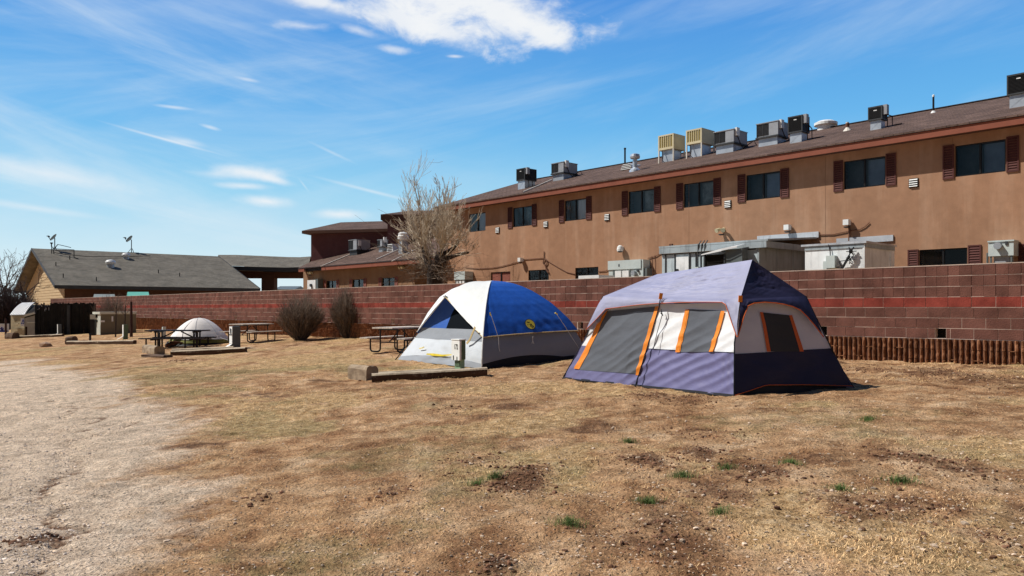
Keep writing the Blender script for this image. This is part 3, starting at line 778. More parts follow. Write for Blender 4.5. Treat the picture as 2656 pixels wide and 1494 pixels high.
v = MB(); v.lathe(p+Vector((0, 0, .56)), [(.04, 0), (.045, .05), (.02, .09)], 8); v.lathe(p, [(.12, -.05), (.05, .06)], 8); v.build('vent_pipe_cap', 'white_metal', motel)
p = roofpt(2198, 338); v = MB(); v.lathe(p, [(.2, -.08), (.09, .06), (.06, .1), (.06, .30)], 10); v.build('vent_pipe', 'pipe_white', motel)
v = MB(); v.lathe(p+Vector((0, 0, .12)), [(.07, 0), (.072, .14)], 10); v.build('vent_band', 'rust', motel)
p = roofpt(2142, 333); v = MB(); v.lathe(p, [(.34, -.1), (.34, .08), (.46, .12), (.46, .22), (.3, .30), (.05, .32)], 20); v.build('mushroom_vent', 'white_metal', motel)
# white conduit down the roof slope beside the first units
a, b = roofpt(1432, 468), roofpt(1357, 500); v = MB(); v.tube([a+Vector((0, 0, .05)), a.lerp(b, .5)+Vector((.06, 0, .05)), b+Vector((0, 0, .04))], .03, 6); v.build('roof_conduit', 'pipe_white', motel)

# ------------------------------------------------------------------ rooftop machines
def box_depth(x1, b, u2):
    lo, hi = b, b+6
    for _ in range(40):
        m = (lo+hi)/2; P = FR @ Vector((x1, m, 0)); u = UC+F*P.x/P.y
        if u < u2: lo = m
        else: hi = m
    return lo
def louvre(mb, x0, x1, y, z0, z1, n, d=.02):
    h = (z1-z0)/n
    for i in range(n):
        z = z0+i*h; mb.add([(x0, y, z+h*.85), (x1, y, z+h*.85), (x1, y-d, z+h*.1), (x0, y-d, z+h*.1)], [(3, 2, 1, 0)])
def machine(kind, u0, u1, u2, vb, vbox, vtop, label, plane=(RZ0, RK, 8.42), curb_in=.06, cm='galv'):
    """rooftop unit from its surveyed corners: curb, cabinet, coil, lid, fittings"""
    z0, k, y0 = plane
    p = on_roof(u0, vb, z0, k, y0); b = p.y; x0 = p.x; x1 = fx(u1, b); y1 = box_depth(x1, b, u2)
    if y1-b < .45: y1 = b+.45
    zb = fz(u0, vbox, b); zt = fz(u0, vtop, b); zroof = lambda y: z0+k*(y-y0)
    t = thing({'condenser': 'condenser_unit', 'pack': 'rooftop_air_conditioner', 'cooler': 'evaporative_cooler'}[kind], label, 'air conditioner', ((x0+x1)/2, (b+y1)/2, zroof((b+y1)/2)), group='machines on the motel roofs', frame=True)
    c = MB(); i = curb_in
    c.add([(x0+i, b+i, zroof(b+i)-.02), (x1-i, b+i, zroof(b+i)-.02), (x1-i, y1-i, zroof(y1-i)-.02), (x0+i, y1-i, zroof(y1-i)-.02), (x0+i, b+i, zb), (x1-i, b+i, zb), (x1-i, y1-i, zb), (x0+i, y1-i, zb)],
          [(0, 1, 5, 4), (1, 2, 6, 5), (2, 3, 7, 6), (3, 0, 4, 7), (4, 5, 6, 7)])
    if kind == 'condenser':
        f0 = Vector((x0+i, b+i-.004, zroof(b+i))); 
        c.bar((x0+i+.02, b+i-.003, zroof(b+i)+.02), (x1-i-.02, b+i-.003, zb-.02), .004, .015, (0, 0, 1)); c.bar((x0+i+.02, b+i-.003, zb-.02), (x1-i-.02, b+i-.003, zroof(b+i)+.02), .004, .015, (0, 0, 1))
    c.build('curb', cm, t)
    if kind == 'condenser':
        m = MB(); m.box(x0+.02, b+.02, zb+.05, x1-.02, y1-.02, zt-.05); m.build('coil', 'coil', t)
        m = MB(); m.box(x0, b, zb, x1, y1, zb+.05); m.box(x0, b, zt-.05, x1, y1, zt)
        for xx in (x0, x1-.04):
            for yy in (b, y1-.04): m.box(xx, yy, zb+.05, xx+.04, yy+.04, zt-.05)
        m.build('cabinet', 'dark_metal', t)
        m = MB(); n = 12
        for q in range(n): zz = zb+.08+q*(zt-zb-.14)/n; m.box(x0+.04, b+.006, zz, x1-.04, b+.016, zz+.012)
        m.build('grille', 'black_paint', t)
        m = MB(); m.box(x1+.003, b+.04, zt-.32, x1+.14, b+.22, zt+.01); m.build('disconnect_box', 'grey_paint', t)
        m = MB(); m.tube([(x1+.1, b+.2, zt-.32), (x1+.22, b+.3, zb+.1), (x1+.2, b+.35, zroof(b+.35)+.03), (x1+.5, b+.4, zroof(b+.4)+.03)], .02, 6); m.tube([(x1+.06, b+.12, zt-.32), (x1+.12, b+.14, zb), (x1+.1, b+.2, zroof(b+.2)+.02)], .018, 6); m.build('refrigerant_line', 'cable', t)
        m = MB(); m.box((x0+x1)/2-.05, b-.001, zt-.16, (x0+x1)/2+.06, b+.01, zt-.13); m.build('badge', 'white_metal', t)
    elif kind == 'pack':
        xm = x0+(x1-x0)*.58
        m = MB(); m.box(x0, b+.03, zb, x1, y1, zt-.03); m.box(xm, b, zb, x1, b+.03, zt-.03); m.build('cabinet', 'grey_paint', t)
        m = MB(); m.box(x0-.02, b-.02, zt-.03, x1+.02, y1+.02, zt); m.build('lid', 'grey_metal', t)
        m = MB(); m.box(x0+.03, b+.018, zb+.05, xm-.02, b+.0295, zt-.06); m.build('coil', 'coil', t)
        m = MB()
        for q in range(9): zz = zb+.07+q*(zt-zb-.14)/9; m.box(x0+.03, b+.008, zz, xm-.02, b+.014, zz+.012)
        m.box((x0+xm)/2-.01, b+.002, zb+.05, (x0+xm)/2+.01, b+.007, zt-.06); m.box(x0, b, zb, x0+.03, b+.028, zt-.03); m.build('grille', 'dark_metal', t)
        m = MB(); m.box(x0-.03, b-.03, zb-.06, x1+.03, y1+.03, zb-.002); m.build('base_rail', 'dark_metal', t)
        m = MB(); m.box(x1+.003, b+.08, zb+.25, x1+.10, b+.3, zb+.58); m.build('disconnect_box', 'white_metal', t)
        m = MB(); m.tube([(x1+.05, b+.2, zb+.25), (x1+.1, b+.3, zb), (x1+.12, b+.5, zroof(b+.5)+.03), (x1+.5, b+.7, zroof(b+.7)+.25), (x1+.6, b+.75, zroof(b+.75)+.02)], .022, 6); m.build('conduit', 'cable', t)
    else:
        m = MB(); t_ = .05
        for xx in (x0, x1-t_):
            for yy in (b, y1-t_): m.box(xx, yy, zroof(yy)-.02, xx+t_, yy+t_, zb)
        m.build('leg_frame', 'pipe_white', t)
        m = MB(); m.box(x0, b+.04, zb, x1, y1, zt); m.box(x0, b, zb, x1, b+.04, zb+.10); m.box(x0, b, zt-.06, x1, b+.04, zt); m.box(x0, b, zb+.1, x0+.07, b+.04, zt-.06); m.box(x1-.07, b, zb+.1, x1, b+.04, zt-.06); m.build('cabinet', 'cream', t)
        m = MB(); m.box(x0+.07, b+.025, zb+.1, x1-.07, b+.038, zt-.06); m.build('wet_pad', 'pad', t)
        m = MB()
        for q in range(1, 6): xx = x0+.07+q*(x1-x0-.14)/6; m.box(xx-.014, b+.002, zb+.1, xx+.014, b+.024, zt-.06)
        m.build('louvre', 'cream', t)
        m = MB(); m.tube([(x0+.2, b+.02, zb), (x0+.3, b-.05, zb-.3), (x0+.26, b-.04, zroof(b)+.1), (x0+.4, b-.1, zroof(b-.1)+.02)], .02, 6); m.build('water_hose', 'cable', t)
    return t
machine('condenser', 1339, 1361, 1392, 493, 470, 439, 'black condenser on a silver curb, the leftmost machine on the long motel roof')
machine('pack', 1430, 1461.5, 1497.5, 471.5, 451, 424.5, 'lone grey box air conditioner between the black condenser and the flue pipe')
machine('cooler', 1707, 1747, 1777, 424, 391.5, 353, 'left of the two cream louvred coolers on the roof', curb_in=.12)
machine('cooler', 1779, 1820, 1854, 412, 376.6, 339, 'right of the two cream louvred coolers on the roof', curb_in=.12)
machine('pack', 1852, 1903, 1938, 402, 376, 343, 'grey air conditioner with open dark grille right beside the cream coolers')
machine('pack', 1962, 2018, 2044, 383, 358, 322, 'grey air conditioner with a plain panel left of the tall black condenser')
machine('condenser', 2043, 2081, 2100, 374, 347, 304, 'tall black condenser with silver curb beside the grey air conditioner and white mushroom vent')
machine('condenser', 2251, 2288, 2300, 340, 314.6, 279, 'small black condenser alone on the roof left of the tall thin vent pipe')
machine('condenser', 2611, 2672, 2700, 283, 249, 196, 'big black condenser at the right edge of the roof')

# ------------------------------------------------------------------ annex (one storey) and purple lobby
AZ, AK = 4.33, .36
xl = fx(772.7, 8.42)
annex = thing('motel_annex', 'low tan one-storey annex with brown roof left of the bare tree', 'building', (-37, FB, .3), frame=True)
AW = [(-41.35, -40.05), (-38.1, -36.8), (-34.8, -33.45)]
w = MB()
for x0, z0, x1, z1 in rects_minus(-44.5, -.2, -31.5, 4.2, [(a, 2.45, b, 3.40) for a, b in AW]): w.quad((x0, FB, z0), (x1, FB, z0), (x1, FB, z1), (x0, FB, z1))
w.quad((-44.5, FB, -.2), (-44.5, FB, 4.2), (-44.5, 12.5, 5.3), (-44.5, 12.5, -.2))
w.quad((-31.5, FB, -.2), (-31.5, FB+1.4, -.2), (-31.5, FB+1.4, 4.6), (-31.5, FB, 4.2))
w.quad((-31.5, FB+1.4, -.2), (-28.52, FB+1.4, -.2), (-28.52, FB+1.4, 4.6), (-31.5, FB+1.4, 4.6))
for a, b in AW:
    for p, q in (((a, 2.45), (b, 2.45)), ((b, 2.45), (b, 3.4)), ((b, 3.4), (a, 3.4)), ((a, 3.4), (a, 2.45))): w.quad((p[0], FB, p[1]), (p[0], FB+.12, p[1]), (q[0], FB+.12, q[1]), (q[0], FB, q[1]))
w.box(-36.05, FB-.012, -.2, -35.98, FB-.001, 4.2)
w.build('wall', 'stucco_annex', annex)
for a, b in AW:
    window(annex, a, 2.45, b, 3.40, FB, 'dark'); shutter(annex, a-.32, 2.42, a-.02, 3.43, FB, 'shutter_red'); shutter(annex, b+.02, 2.42, b+.32, 3.43, FB, 'shutter_red')
pl = on_roof(806.7, 678.4, AZ, AK, 8.42); e0 = Vector((xl, 8.42, AZ)); pe = e0+(pl-e0)*2.6
r = MB(); yb = 16.5
r.poly([e0, (-28.52, 8.42, AZ), (-28.52, yb, AZ+AK*(yb-8.42)), (pe.x+2, yb, AZ+AK*(yb-8.42)), pe])
r.poly([e0-Vector((0, 0, .05)), (pe-Vector((0, 0, .05))), (pe.x+2, yb, AZ+AK*(yb-8.42)-.05), (-28.52, yb, AZ+AK*(yb-8.42)-.05), (-28.52, 8.42, AZ-.05)])
r.build('roof', 'shingle_brown', annex)
f_ = MB(); xf = fx(834, 8.46)
f_.box(xf, 8.45, 4.06, -28.55, 8.49, 4.275); f_.box(xl+.02, 8.45, 4.06, fx(789, 8.46), 8.49, 4.275); f_.build('fascia', 'fascia', annex)
d_ = MB(); d_.box(xl, 8.425, 4.277, -28.55, 8.46, 4.33); d_.box(fx(789, 8.46)+.01, 8.6, 4.08, xf-.01, 8.62, 4.27); d_.quad((xl, 8.49, 4.1), (-28.55, 8.49, 4.1), (-28.55, FB, 4.1), (xl, FB, 4.1)); d_.build('drip_edge', 'drip', annex)
v = MB()
for (ua, va, ub, vb) in ((908, 662, 832, 693), (1036, 648, 976, 675), (1085, 646, 1016, 680)):
    a, b = on_roof(ua, va, AZ, AK, 8.42), on_roof(ub, vb, AZ, AK, 8.42); v.tube([a+Vector((0, 0, .05)), b+Vector((0, 0, .05))], .032, 6)
v.build('roof_conduit', 'pipe_white', annex)
p = on_roof(1010, 652, AZ, AK, 8.42); v = MB(); v.add([(p.x-.3, p.y, p.z-.05), (p.x+.4, p.y, p.z-.05), (p.x+.3, p.y, p.z+.45), (p.x-.2, p.y, p.z+.45), (p.x+.05, p.y+1.6, p.z+.55)], [(0, 1, 2, 3), (1, 4, 2), (2, 4, 3), (3, 4, 0)]); v.build('louvred_vent', 'white_metal', annex)
v = MB()
for i in range(4): v.box(p.x-.22, p.y-.02, p.z+.05+i*.1, p.x+.3, p.y-.004, p.z+.09+i*.1)
v.build('vent_slats', 'hole', annex)
machine('pack', 904, 925, 960, 664, 649, 623, 'large grey air conditioner with a pale panel on the low annex roof', plane=(AZ, AK, 8.42), cm='dark_metal')
machine('pack', 979, 991, 1006, 655, 640, 622, 'small grey air conditioner on the annex roof left of the exhaust fan', plane=(AZ, AK, 8.42), cm='grey_metal')
p = on_roof(1046, 656, AZ, AK, 8.42)
fan = thing('exhaust_fan', 'white mushroom exhaust fan on a tall curb on the annex roof behind tree branches', 'fan', p, frame=True)
v = MB(); v.box(p.x-.2, p.y-.2, p.z-.2, p.x+.2, p.y+.2, p.z+.68); v.build('curb', 'grey_metal', fan)
v = MB(); v.lathe(p+Vector((0, 0, .68)), [(.16, 0), (.24, .06), (.33, .14), (.34, .30), (.30, .34), (.30, .46), (.2, .54), (.03, .57)], 18); v.build('hood', 'white_metal', fan)
v = MB(); v.tube([p+Vector((.24, -.24, 0)), p+Vector((.24, -.24, .66))], .06, 8); v.build('drain_pipe', 'pipe_white', fan)

lobby = thing('lobby_block', 'dark purple-brown lobby block with stepped shingled roofs behind the annex', 'building', (-29, 56, 3))
def wing(uL, uR, pa, pb, v_f0, v_f1, v_r, uLe, uRe, uLr, uRr, rise_d, depth, wallm):
    A_, B_ = FR @ pa, FR @ pb
    def onp(u): return hit(u, 700, A_, Vector((B_.y-A_.y, A_.x-B_.x, 0)))
    P, Q = onp(uL), onp(uR); back = Vector((-(Q-P).y, (Q-P).x, 0)).normalized()
    zt = HC+(VH-v_f0)/F*P.y
    w = MB(); b0 = .5
    cs = [P, Q, Q+back*depth, P+back*depth]
    for i in range(4):
        a, b = cs[i], cs[(i+1) % 4]; w.quad((a.x, a.y, b0), (b.x, b.y, b0), (b.x, b.y, zt+.2), (a.x, a.y, zt+.2))
    w.build('wall', wallm, lobby, 'world')
    Pe, Qe = onp(uLe)-back*.45, onp(uRe)-back*.45
    z0 = HC+(VH-v_f0)/F*Pe.y; z1 = HC+(VH-v_f1)/F*Pe.y
    Pr, Qr = onp(uLr)+back*rise_d, onp(uRr)+back*rise_d; zr_ = HC+(VH-v_r)/F*Pr.y
    Pb, Qb = Pe+back*(2*rise_d+.9), Qe+back*(2*rise_d+.9)
    Z = lambda p, z: Vector((p.x, p.y, z))
    r = MB(); r.poly([Z(Pe, z1), Z(Qe, z1), Z(Qr, zr_), Z(Pr, zr_)]); r.poly([Z(Qb, z1), Z(Pb, z1), Z(Pr, zr_), Z(Qr, zr_)]); r.poly([Z(Pb, z1), Z(Pe, z1), Z(Pr, zr_)]); r.build('roof', 'shingle_brown', lobby, 'world')
    f = MB(); e = .004
    f.quad(Z(Pe, z0), Z(Qe, z0), Z(Qe, z1-e), Z(Pe, z1-e)); f.quad(Z(Pb, z0), Z(Pe, z0), Z(Pe, z1-e), Z(Pb, z1-e)); f.poly([Z(Pe, z0), Z(Pb, z0), Z(Qb, z0), Z(Qe, z0)]); f.build('fascia', 'soffit', lobby, 'world')
wing(806.7, 1012, on_roof(806.7, 678.4, AZ, AK, 8.42), on_roof(980, 637.6, AZ, AK, 8.42), 606, 598.5, 576.5, 791, 1012, 818, 1012, 4.0, 9, 'stucco_purple')
wing(1005, 1160, on_roof(1007, 645, AZ, AK, 8.42), on_roof(1045, 635, AZ, AK, 8.42), 570, 556, 546, 990.5, 1150, 1047, 1150, 3.2, 8, 'stucco_purple')

# ------------------------------------------------------------------ sheds and boxes against the motel
CB = 5.8
cool = thing('cooler_shed', 'grey sheet-metal shed with drip stains behind the peak of the purple tent', 'shed', (-10.4, CB, .4), frame=True)
x0, x1 = fx(1717, CB), -8.55
w = MB(); w.quad((x0, CB, .2), (x1, CB, .2), (x1, CB, 3.50), (x0, CB, 3.50)); w.quad((x0, FB-.01, .2), (x0, CB, .2), (x0, CB, 3.5), (x0, FB-.01, 3.7)); w.build('front_wall', 'cooler_blue', cool)
w = MB(); w.quad((x1, CB, .2), (x1, FB-.01, .2), (x1, FB-.01, 3.62), (x1, CB, 3.50)); w.box(x1-.05, CB-.02, .2, x1+.012, CB+.04, 3.52)
for yy in (6.9, 8.0): w.box(x1+.001, yy, .2, x1+.012, yy+.02, 3.5)
w.build('side_wall', 'cooler_grey', cool)
w = MB(); slab(w, x0-.06, x1+.35, CB-.10, 3.76, FB-.01, 4.02, .06); w.build('roof', 'cooler_grey', cool)
w = MB(); w.box(x0-.05, CB-.095, 3.50, x1+.30, CB-.05, 3.695); w.box(x1+.26, CB-.045, 3.50, x1+.30, FB-.02, 3.70); w.build('fascia', 'cooler_grey', cool)
w = MB(); w.box(fx(1966, FB), FB-.06, 4.0, fx(2125, FB), FB-.01, 4.20); w.build('flashing', 'flashing', cool)
xa, xb = fx(1756, CB), fx(1788, CB)
w = MB(); w.box(xa, CB-.05, .6, xb, CB-.003, 3.36); w.build('door', 'cooler_white', cool)
w = MB()
for u in (1727, 1751.5, 1790, 1806): xx = fx(u, CB); w.box(xx-.02, CB-.03, .4, xx+.015, CB-.003, 3.46)
for zz in (3.49,): w.box(x0, CB-.03, zz-.03, x1-.1, CB-.003, zz)
w.build('batten', 'dark_metal', cool)
w = MB(); xx = fx(1758, CB); w.box(xx-.05, CB-.10, 1.0, xx+.06, CB-.052, 2.95); w.build('door_hinge', 'black_paint', cool)
w = MB(); xx = fx(1822, CB); 
for u in (1813, 1822, 1830): w.tube([(fx(u, CB), CB-.06, 2.0), (fx(u, CB), CB-.06, 3.40), (fx(u, CB)+.05, CB-.12, 3.72), (fx(u, CB)+.12, CB-.05, 3.86)], .02, 6)
w.build('conduit', 'dark_metal', cool)
w = MB(); xx = fx(1820, CB); w.box(xx-.14, CB-.2, 2.72, xx+.0, CB-.062, 2.98); w.box(xx-.10, CB-.18, 2.45, xx-.02, CB-.062, 2.70); w.build('switch_box', 'panel_paint', cool)
w = MB(); p = fp(1739, 637, CB+.6); w.box(p.x-.06, p.y, p.z-.15, p.x+.06, p.y+.08, p.z+.06); w.build('roof_lamp', 'rust', cool)
# condenser cage with a lifted lid hung on the shed
cb = 5.25
g0, g1 = fx(1828, cb), fx(1880, cb); zt = fz(1828, 660, cb); 
cage = thing('condenser_cage', 'open black condenser box with a white lifted lid on the grey shed', 'air conditioner', ((g0+g1)/2, cb, fz(1828, 700, cb)), frame=True)
zb = zt-.80
w = MB(); w.box(g0, cb+.02, zb, g1, CB-.21, zt-.02); w.build('casing', 'hole', cage)
w = MB(); g2 = fx(1925, cb); w.box(g1+.01, cb, zb, g2, CB-.22, zt+.12); w.build('side_panel', 'panel_dark', cage)
w = MB(); w.bar((g0-.03, cb-.01, zb), (g1, cb-.01, zb), .03, .05); w.bar((g0, cb, zb+.02), (g0, cb, zt), .04, .04); w.bar((g1, cb-.01, zb+.02), (g1, cb-.01, zt), .04, .04); w.build('frame', 'dark_metal', cage)
w = MB(); w.add([(g0-.05, cb-.12, zt), (g1, cb-.18, zt+.14), (g2-.1, cb-.12, zt+.20), (g2-.1, CB-.15, zt+.30), (g1, CB-.15, zt+.24), (g0-.05, CB-.15, zt+.10)], [(0, 1, 4, 5), (1, 2, 3, 4)]); w.quad((g0-.05, cb-.13, zt-.03), (g1, cb-.19, zt+.06), (g1, cb-.19, zt+.14), (g0-.05, cb-.13, zt)); w.quad((g1, cb-.19, zt+.07), (g2-.1, cb-.13, zt+.15), (g2-.1, cb-.13, zt+.20), (g1, cb-.19, zt+.14)); w.build('lid', 'lid_white', cage)

SB = 5.95
sx0, sx1 = fx(2088, SB), fx(2241.6, SB); SE = box_depth(sx1, SB, 2318); zs = fz(2241.6, 627, SB)
shed = thing('white_shed', 'streaked white metal shed between the grey shed and the lower shuttered window', 'shed', (-6.8, SB, .4), frame=True)
w = MB(); w.quad((sx0, SB, .2), (sx1, SB, .2), (sx1, SB, zs-.06), (sx0, SB, zs-.06)); w.build('front_wall', 'cooler_white', shed)
w = MB(); w.quad((sx1, SB, .2), (sx1, SE, .2), (sx1, SE, zs-.06), (sx1, SB, zs-.06)); w.box(sx1-.04, SB-.02, .2, sx1+.02, SB+.05, zs-.06); w.box(sx1+.001, SE-.3, .2, sx1+.03, SE-.02, zs-.08); w.build('side_wall', 'cooler_white', shed)
w = MB(); w.box(sx0-.1, SB-.06, zs-.04, sx1+.08, SE+.02, zs+.02); w.build('roof', 'flashing', shed)
w = MB(); w.box(sx0, SB-.025, zs-.16, sx1, SB-.003, zs-.045); w.box(sx1+.032, SB, zs-.16, sx1+.045, SE-.02, zs-.045); w.build('trim', 'cooler_grey', shed)
w = MB(); w.box(fx(2171, FB), FB-.05, fz(2240, 630, FB), fx(2318, FB), FB-.01, fz(2240, 614.5, FB)); w.build('flashing', 'flashing', shed)
w = MB(); q = fp(2208, 652, SB-.1)
for k in range(6): a = k*math.pi/3; w.bar(q, q+Vector((.14*math.cos(a), 0, .14*math.sin(a))), .02, .04, (0, 1, 0))
w.lathe(q+Vector((0, -.03, -.06)), [(.05, 0), (.06, .06), (.05, .12)], 8)
q2 = fp(2205, 673, SB-.1)
for k in range(7): a = k*.9; w.bar(q2, q2+Vector((.13*math.cos(a), .02, .13*math.sin(a))), .015, .03, (0, 1, 0))
w.build('fan_blades', 'black_paint', shed)
w = MB(); a = fp(2203, 663, SB-.14); b = fp(2184, 697, SB-.14); w.bar(a, b, .05, .06, (0, 1, 0))
for (ua, va, ub, vb) in ((2176, 678, 2190, 676), (2176, 678, 2184, 697), (2190, 676, 2200, 675), (2170, 694, 2188, 694)): w.bar(fp(ua, va, SB-.12), fp(ub, vb, SB-.12), .02, .025, (0, 1, 0))
w.build('bracket', 'black_paint', shed)
w = MB(); a = fp(2155, 681, SB-.1); w.box(a.x-.12, SB-.16, a.z-.16, a.x+.14, SB-.004, a.z+.2); a = fp(2144, 690, SB-.1); w.box(a.x-.09, SB-.14, a.z-.1, a.x+.08, SB-.004, a.z+.14); w.build('switch_box', 'panel_paint', shed)
w = MB(); w.tube([fp(2154, 672, SB-.05), fp(2153, 650, SB-.05), fp(2149, 634, SB-.05)], .015, 6); w.tube([fp(2160, 690, SB-.08), fp(2170, 694, SB-.1), fp(2184, 688, SB-.1)], .012, 6); w.build('conduit', 'cable', shed)

def lamp(u, v, kind, label, par=None):
    p = fp(u, v, FB)
    t = thing('wall_lamp', label, 'lamp', (p.x, FB, p.z), group='lamps on the motel wall', frame=True)
    m = MB(); m.box(p.x-.06, FB-.05, p.z-.06, p.x+.06, FB-.001, p.z+.06); m.build('mount', 'white_metal' if kind != 'gold' else 'cream', t)
    m = MB()
    if kind == 'dome': m.lathe(p+Vector((0, -.17, -.14)), [(.13, 0), (.14, .08), (.11, .2), (.05, .25)], 12)
    elif kind == 'gold':
        for s in (-1, 1): m.tube([p+Vector((0, -.05, .02)), p+Vector((s*.10, -.14, .04)), p+Vector((s*.14, -.28, -.02))], [.03, .06, .085], 10)
    else: m.box(p.x-.09, FB-.26, p.z-.10, p.x+.09, FB-.052, p.z+.08)
    m.build('lamp_head', 'white_metal' if kind != 'gold' else 'cream', t)
    m = MB(); m.lathe(p+Vector((0, -.17, -.19)), [(.06, 0), (.1, .02), (.1, .048)], 10); m.build('bulb', 'dark_metal', t)
    return t
lamp(1615, 643.6, 'dome', 'white dome wall lamp above the long grey electrical cabinet')
lamp(1356, 673.5, 'box', 'white box lamp on the cable above the red-brown blind and dark lower windows')
lamp(1877, 598, 'gold', 'yellowed twin floodlight on the wall above the grey shed')
lamp(2048, 590, 'box', 'small white lamp above the grey shed roof, left of the white shed')
lamp(2202, 577, 'box', 'white junction lamp on a vertical pipe above the white shed')
lamp(810.6, 708, 'gold', 'pale floodlight at the left end of the annex wall')
lamp(1048, 694, 'gold', 'pale floodlight under the annex eave near the tree')
def cable(name, pts, m, label, rad=.016, b=FB-.03):
    P = [fp(u, v, b) for u, v in pts]; Q = []
    for i in range(len(P)-1):
        for k in range(4): Q.append(P[i].lerp(P[i+1], k/4))
    Q.append(P[-1])
    mb = MB(); mb.tube(Q, rad, 5)
    solo(name, mb, m, label, 'cable', P[0])
cable('wall_cable', [(1207, 694), (1240, 697), (1275, 695), (1300, 691), (1330, 683), (1353, 676)], 'cable_brown', 'thin brown cable sagging left of the white box lamp')
cable('wall_cable', [(1359, 673), (1385, 671), (1411, 669), (1425, 680), (1450, 695), (1470, 706), (1491, 711)], 'cable_brown', 'brown cable looping from the white box lamp down past the dark lower windows')
cable('wall_cable', [(1552, 704), (1570, 703), (1581, 698)], 'cable_brown', 'short brown cable between the dark lower window and the grey electrical cabinet')
cable('wall_cable', [(1680, 670), (1690, 667), (1700, 665), (1709, 659), (1717, 656)], 'cable_brown', 'brown cable from the grey electrical cabinet up to the grey shed')
cable('wall_cable', [(2126, 609), (2160, 608), (2185, 603), (2212, 597), (2230, 595), (2243, 588), (2255, 577)], 'cable_brown', 'wavy brown cable across the wall above the white shed')
cable('wall_pipe', [(2202, 577), (2203, 600), (2202, 625)], 'cable_brown', 'vertical brown pipe below the junction lamp over the white shed', .03)
cable('wall_pipe', [(1411, 652), (1411, 670)], 'cable_brown', 'short upright pipe on the wall above the cable coil', .02)
p = fp(1414, 680, FB-.04); m = MB(); n = 14
m.tube([p+Vector((.13*math.cos(i*2*math.pi/n), 0, .13*math.sin(i*2*math.pi/n))) for i in range(n+1)], .025, 6); m.tube([p+Vector((0, 0, -.13)), p+Vector((.1, 0, -.36)), p+Vector((.22, 0, -.5))], .04, 6)
solo('cable_coil', m, 'cable_brown', 'coil of brown cable hanging on the wall above the dark lower windows', 'cable', p)

def epanel(name, u0, u1, v0, b, label, kind):
    x0, x1 = fx(u0, b), fx(u1, b); zt = fz(u0, v0, b); t = thing(name, label, 'electrical box', ((x0+x1)/2, b, .5), frame=True)
    w_ = x1-x0
    if kind == 'wide':
        m = MB(); m.box(x0, b, 1.2, x1, FB-.01, zt); m.build('cabinet', 'panel_paint', t)
        m = MB(); m.box(x0-.02, b-.04, zt-.36, x1-.05*w_, b-.002, zt+.01); m.build('hood', 'panel_paint', t)
        for k in range(2):
            a = x0+w_*(.20+k*.22); m = MB(); m.box(a, b-.03, 1.4, a+w_*.18, b-.004, zt-.42); m.build('door', 'white_metal', t)
            m = MB(); m.box(a+w_*.11, b-.055, zt-.95, a+w_*.13, b-.032, zt-.7); m.build('handle', 'black_paint', t)
        m = MB(); m.box(x0+w_*.13, b-.02, 1.4, x0+w_*.19, b-.003, zt-.40); m.box(x0+w_*.62, b-.02, 1.4, x0+w_*.65, b-.003, zt-.40); m.build('jamb', 'panel_dark', t)
        m = MB(); q = Vector((x0+w_*.78, b-.02, zt-.55)); m.tube([q, q+Vector((0, -.16, 0))], .10, 12); m.build('meter', 'grey_metal', t)
        m = MB(); m.tube([q+Vector((.16, .015, .1)), q+Vector((.16, -.05, .1))], .05, 10); m.box(x0+w_*.31, b-.05, zt-.24, x0+w_*.34, b-.042, zt-.14); m.build('lock', 'dark_metal', t)
        m = MB(); m.box(x0-.10, b+.02, 1.2, x0-.0, b+.14, zt-.75); m.build('conduit_box', 'white_metal', t)
        m = MB(); m.box(x1+.004, b+.05, 1.2, x1+.16, FB-.02, zt-.35); m.build('side_box', 'panel_dark', t)
    elif kind == 'hooded':
        m = MB(); m.box(x0, b, 1.2, x1, FB-.01, zt-.35); m.build('cabinet', 'panel_dark', t)
        m = MB(); m.box(x0-.02, b-.06, zt-.42, x1+.02, FB-.01, zt); m.build('hood', 'panel_paint', t)
        for k in range(3):
            a = x0+w_*(.12+k*.3); m = MB(); m.box(a, b-.02, 1.3, a+w_*.2, b-.003, zt-.46); m.build('door', 'white_metal', t)
    elif kind == 'meter':
        zm = fz(u0, 665, b); m = MB(); m.box(x0, b, zm, x1, FB-.01, zt); m.build('cabinet', 'panel_paint', t)
        m = MB(); m.box(x0-.01, b-.03, zt-.02, x1+.02, FB-.02, zt+.02); m.build('hood', 'panel_paint', t)
        m = MB(); q = Vector((x0+w_*.42, b, zm+.28)); m.tube([q, q+Vector((0, -.13, 0))], .10, 14); m.build('meter', 'grey_metal', t)
        m = MB(); m.box(x0+w_*.68, b-.03, zm+.3, x0+w_*.78, b-.003, zm+.4); m.build('lock', 'dark_metal', t)
        m = MB(); m.box(x0+.04, b+.02, 1.2, x0+.08, b+.06, zm-.003); m.box(x1-.08, b+.02, 1.2, x1-.04, b+.06, zm-.003); m.tube([(x0-.05, b+.05, 1.2), (x0-.03, b+.05, zm+.1)], .03, 6); m.build('leg', 'panel_dark', t)
        m = MB(); m.box(x0+.12, b+.08, 1.2, x1-.12, FB-.02, zm-.003); m.build('lower_box', 'grey_paint', t)
    else:
        m = MB(); m.box(x0, b, .4, x1, FB-.01, zt); m.build('cabinet', 'white_metal', t)
        m = MB(); m.box(x1+.003, b+.02, .4, x1+.3, FB-.02, zt+.05); m.build('side_box', 'panel_dark', t)
        m = MB(); q = Vector((x0+w_*.55, b, zt-.35)); m.tube([q, q+Vector((0, -.12, 0))], .1, 12); m.tube([q+Vector((.02, -.03, -.1)), q+Vector((.08, -.03, -.7))], .03, 6); m.build('meter', 'dark_metal', t)
    return t
epanel('electrical_cabinet', 1579, 1668, 678, 8.55, 'long pale grey electrical cabinet with two white doors above the wall', 'wide')
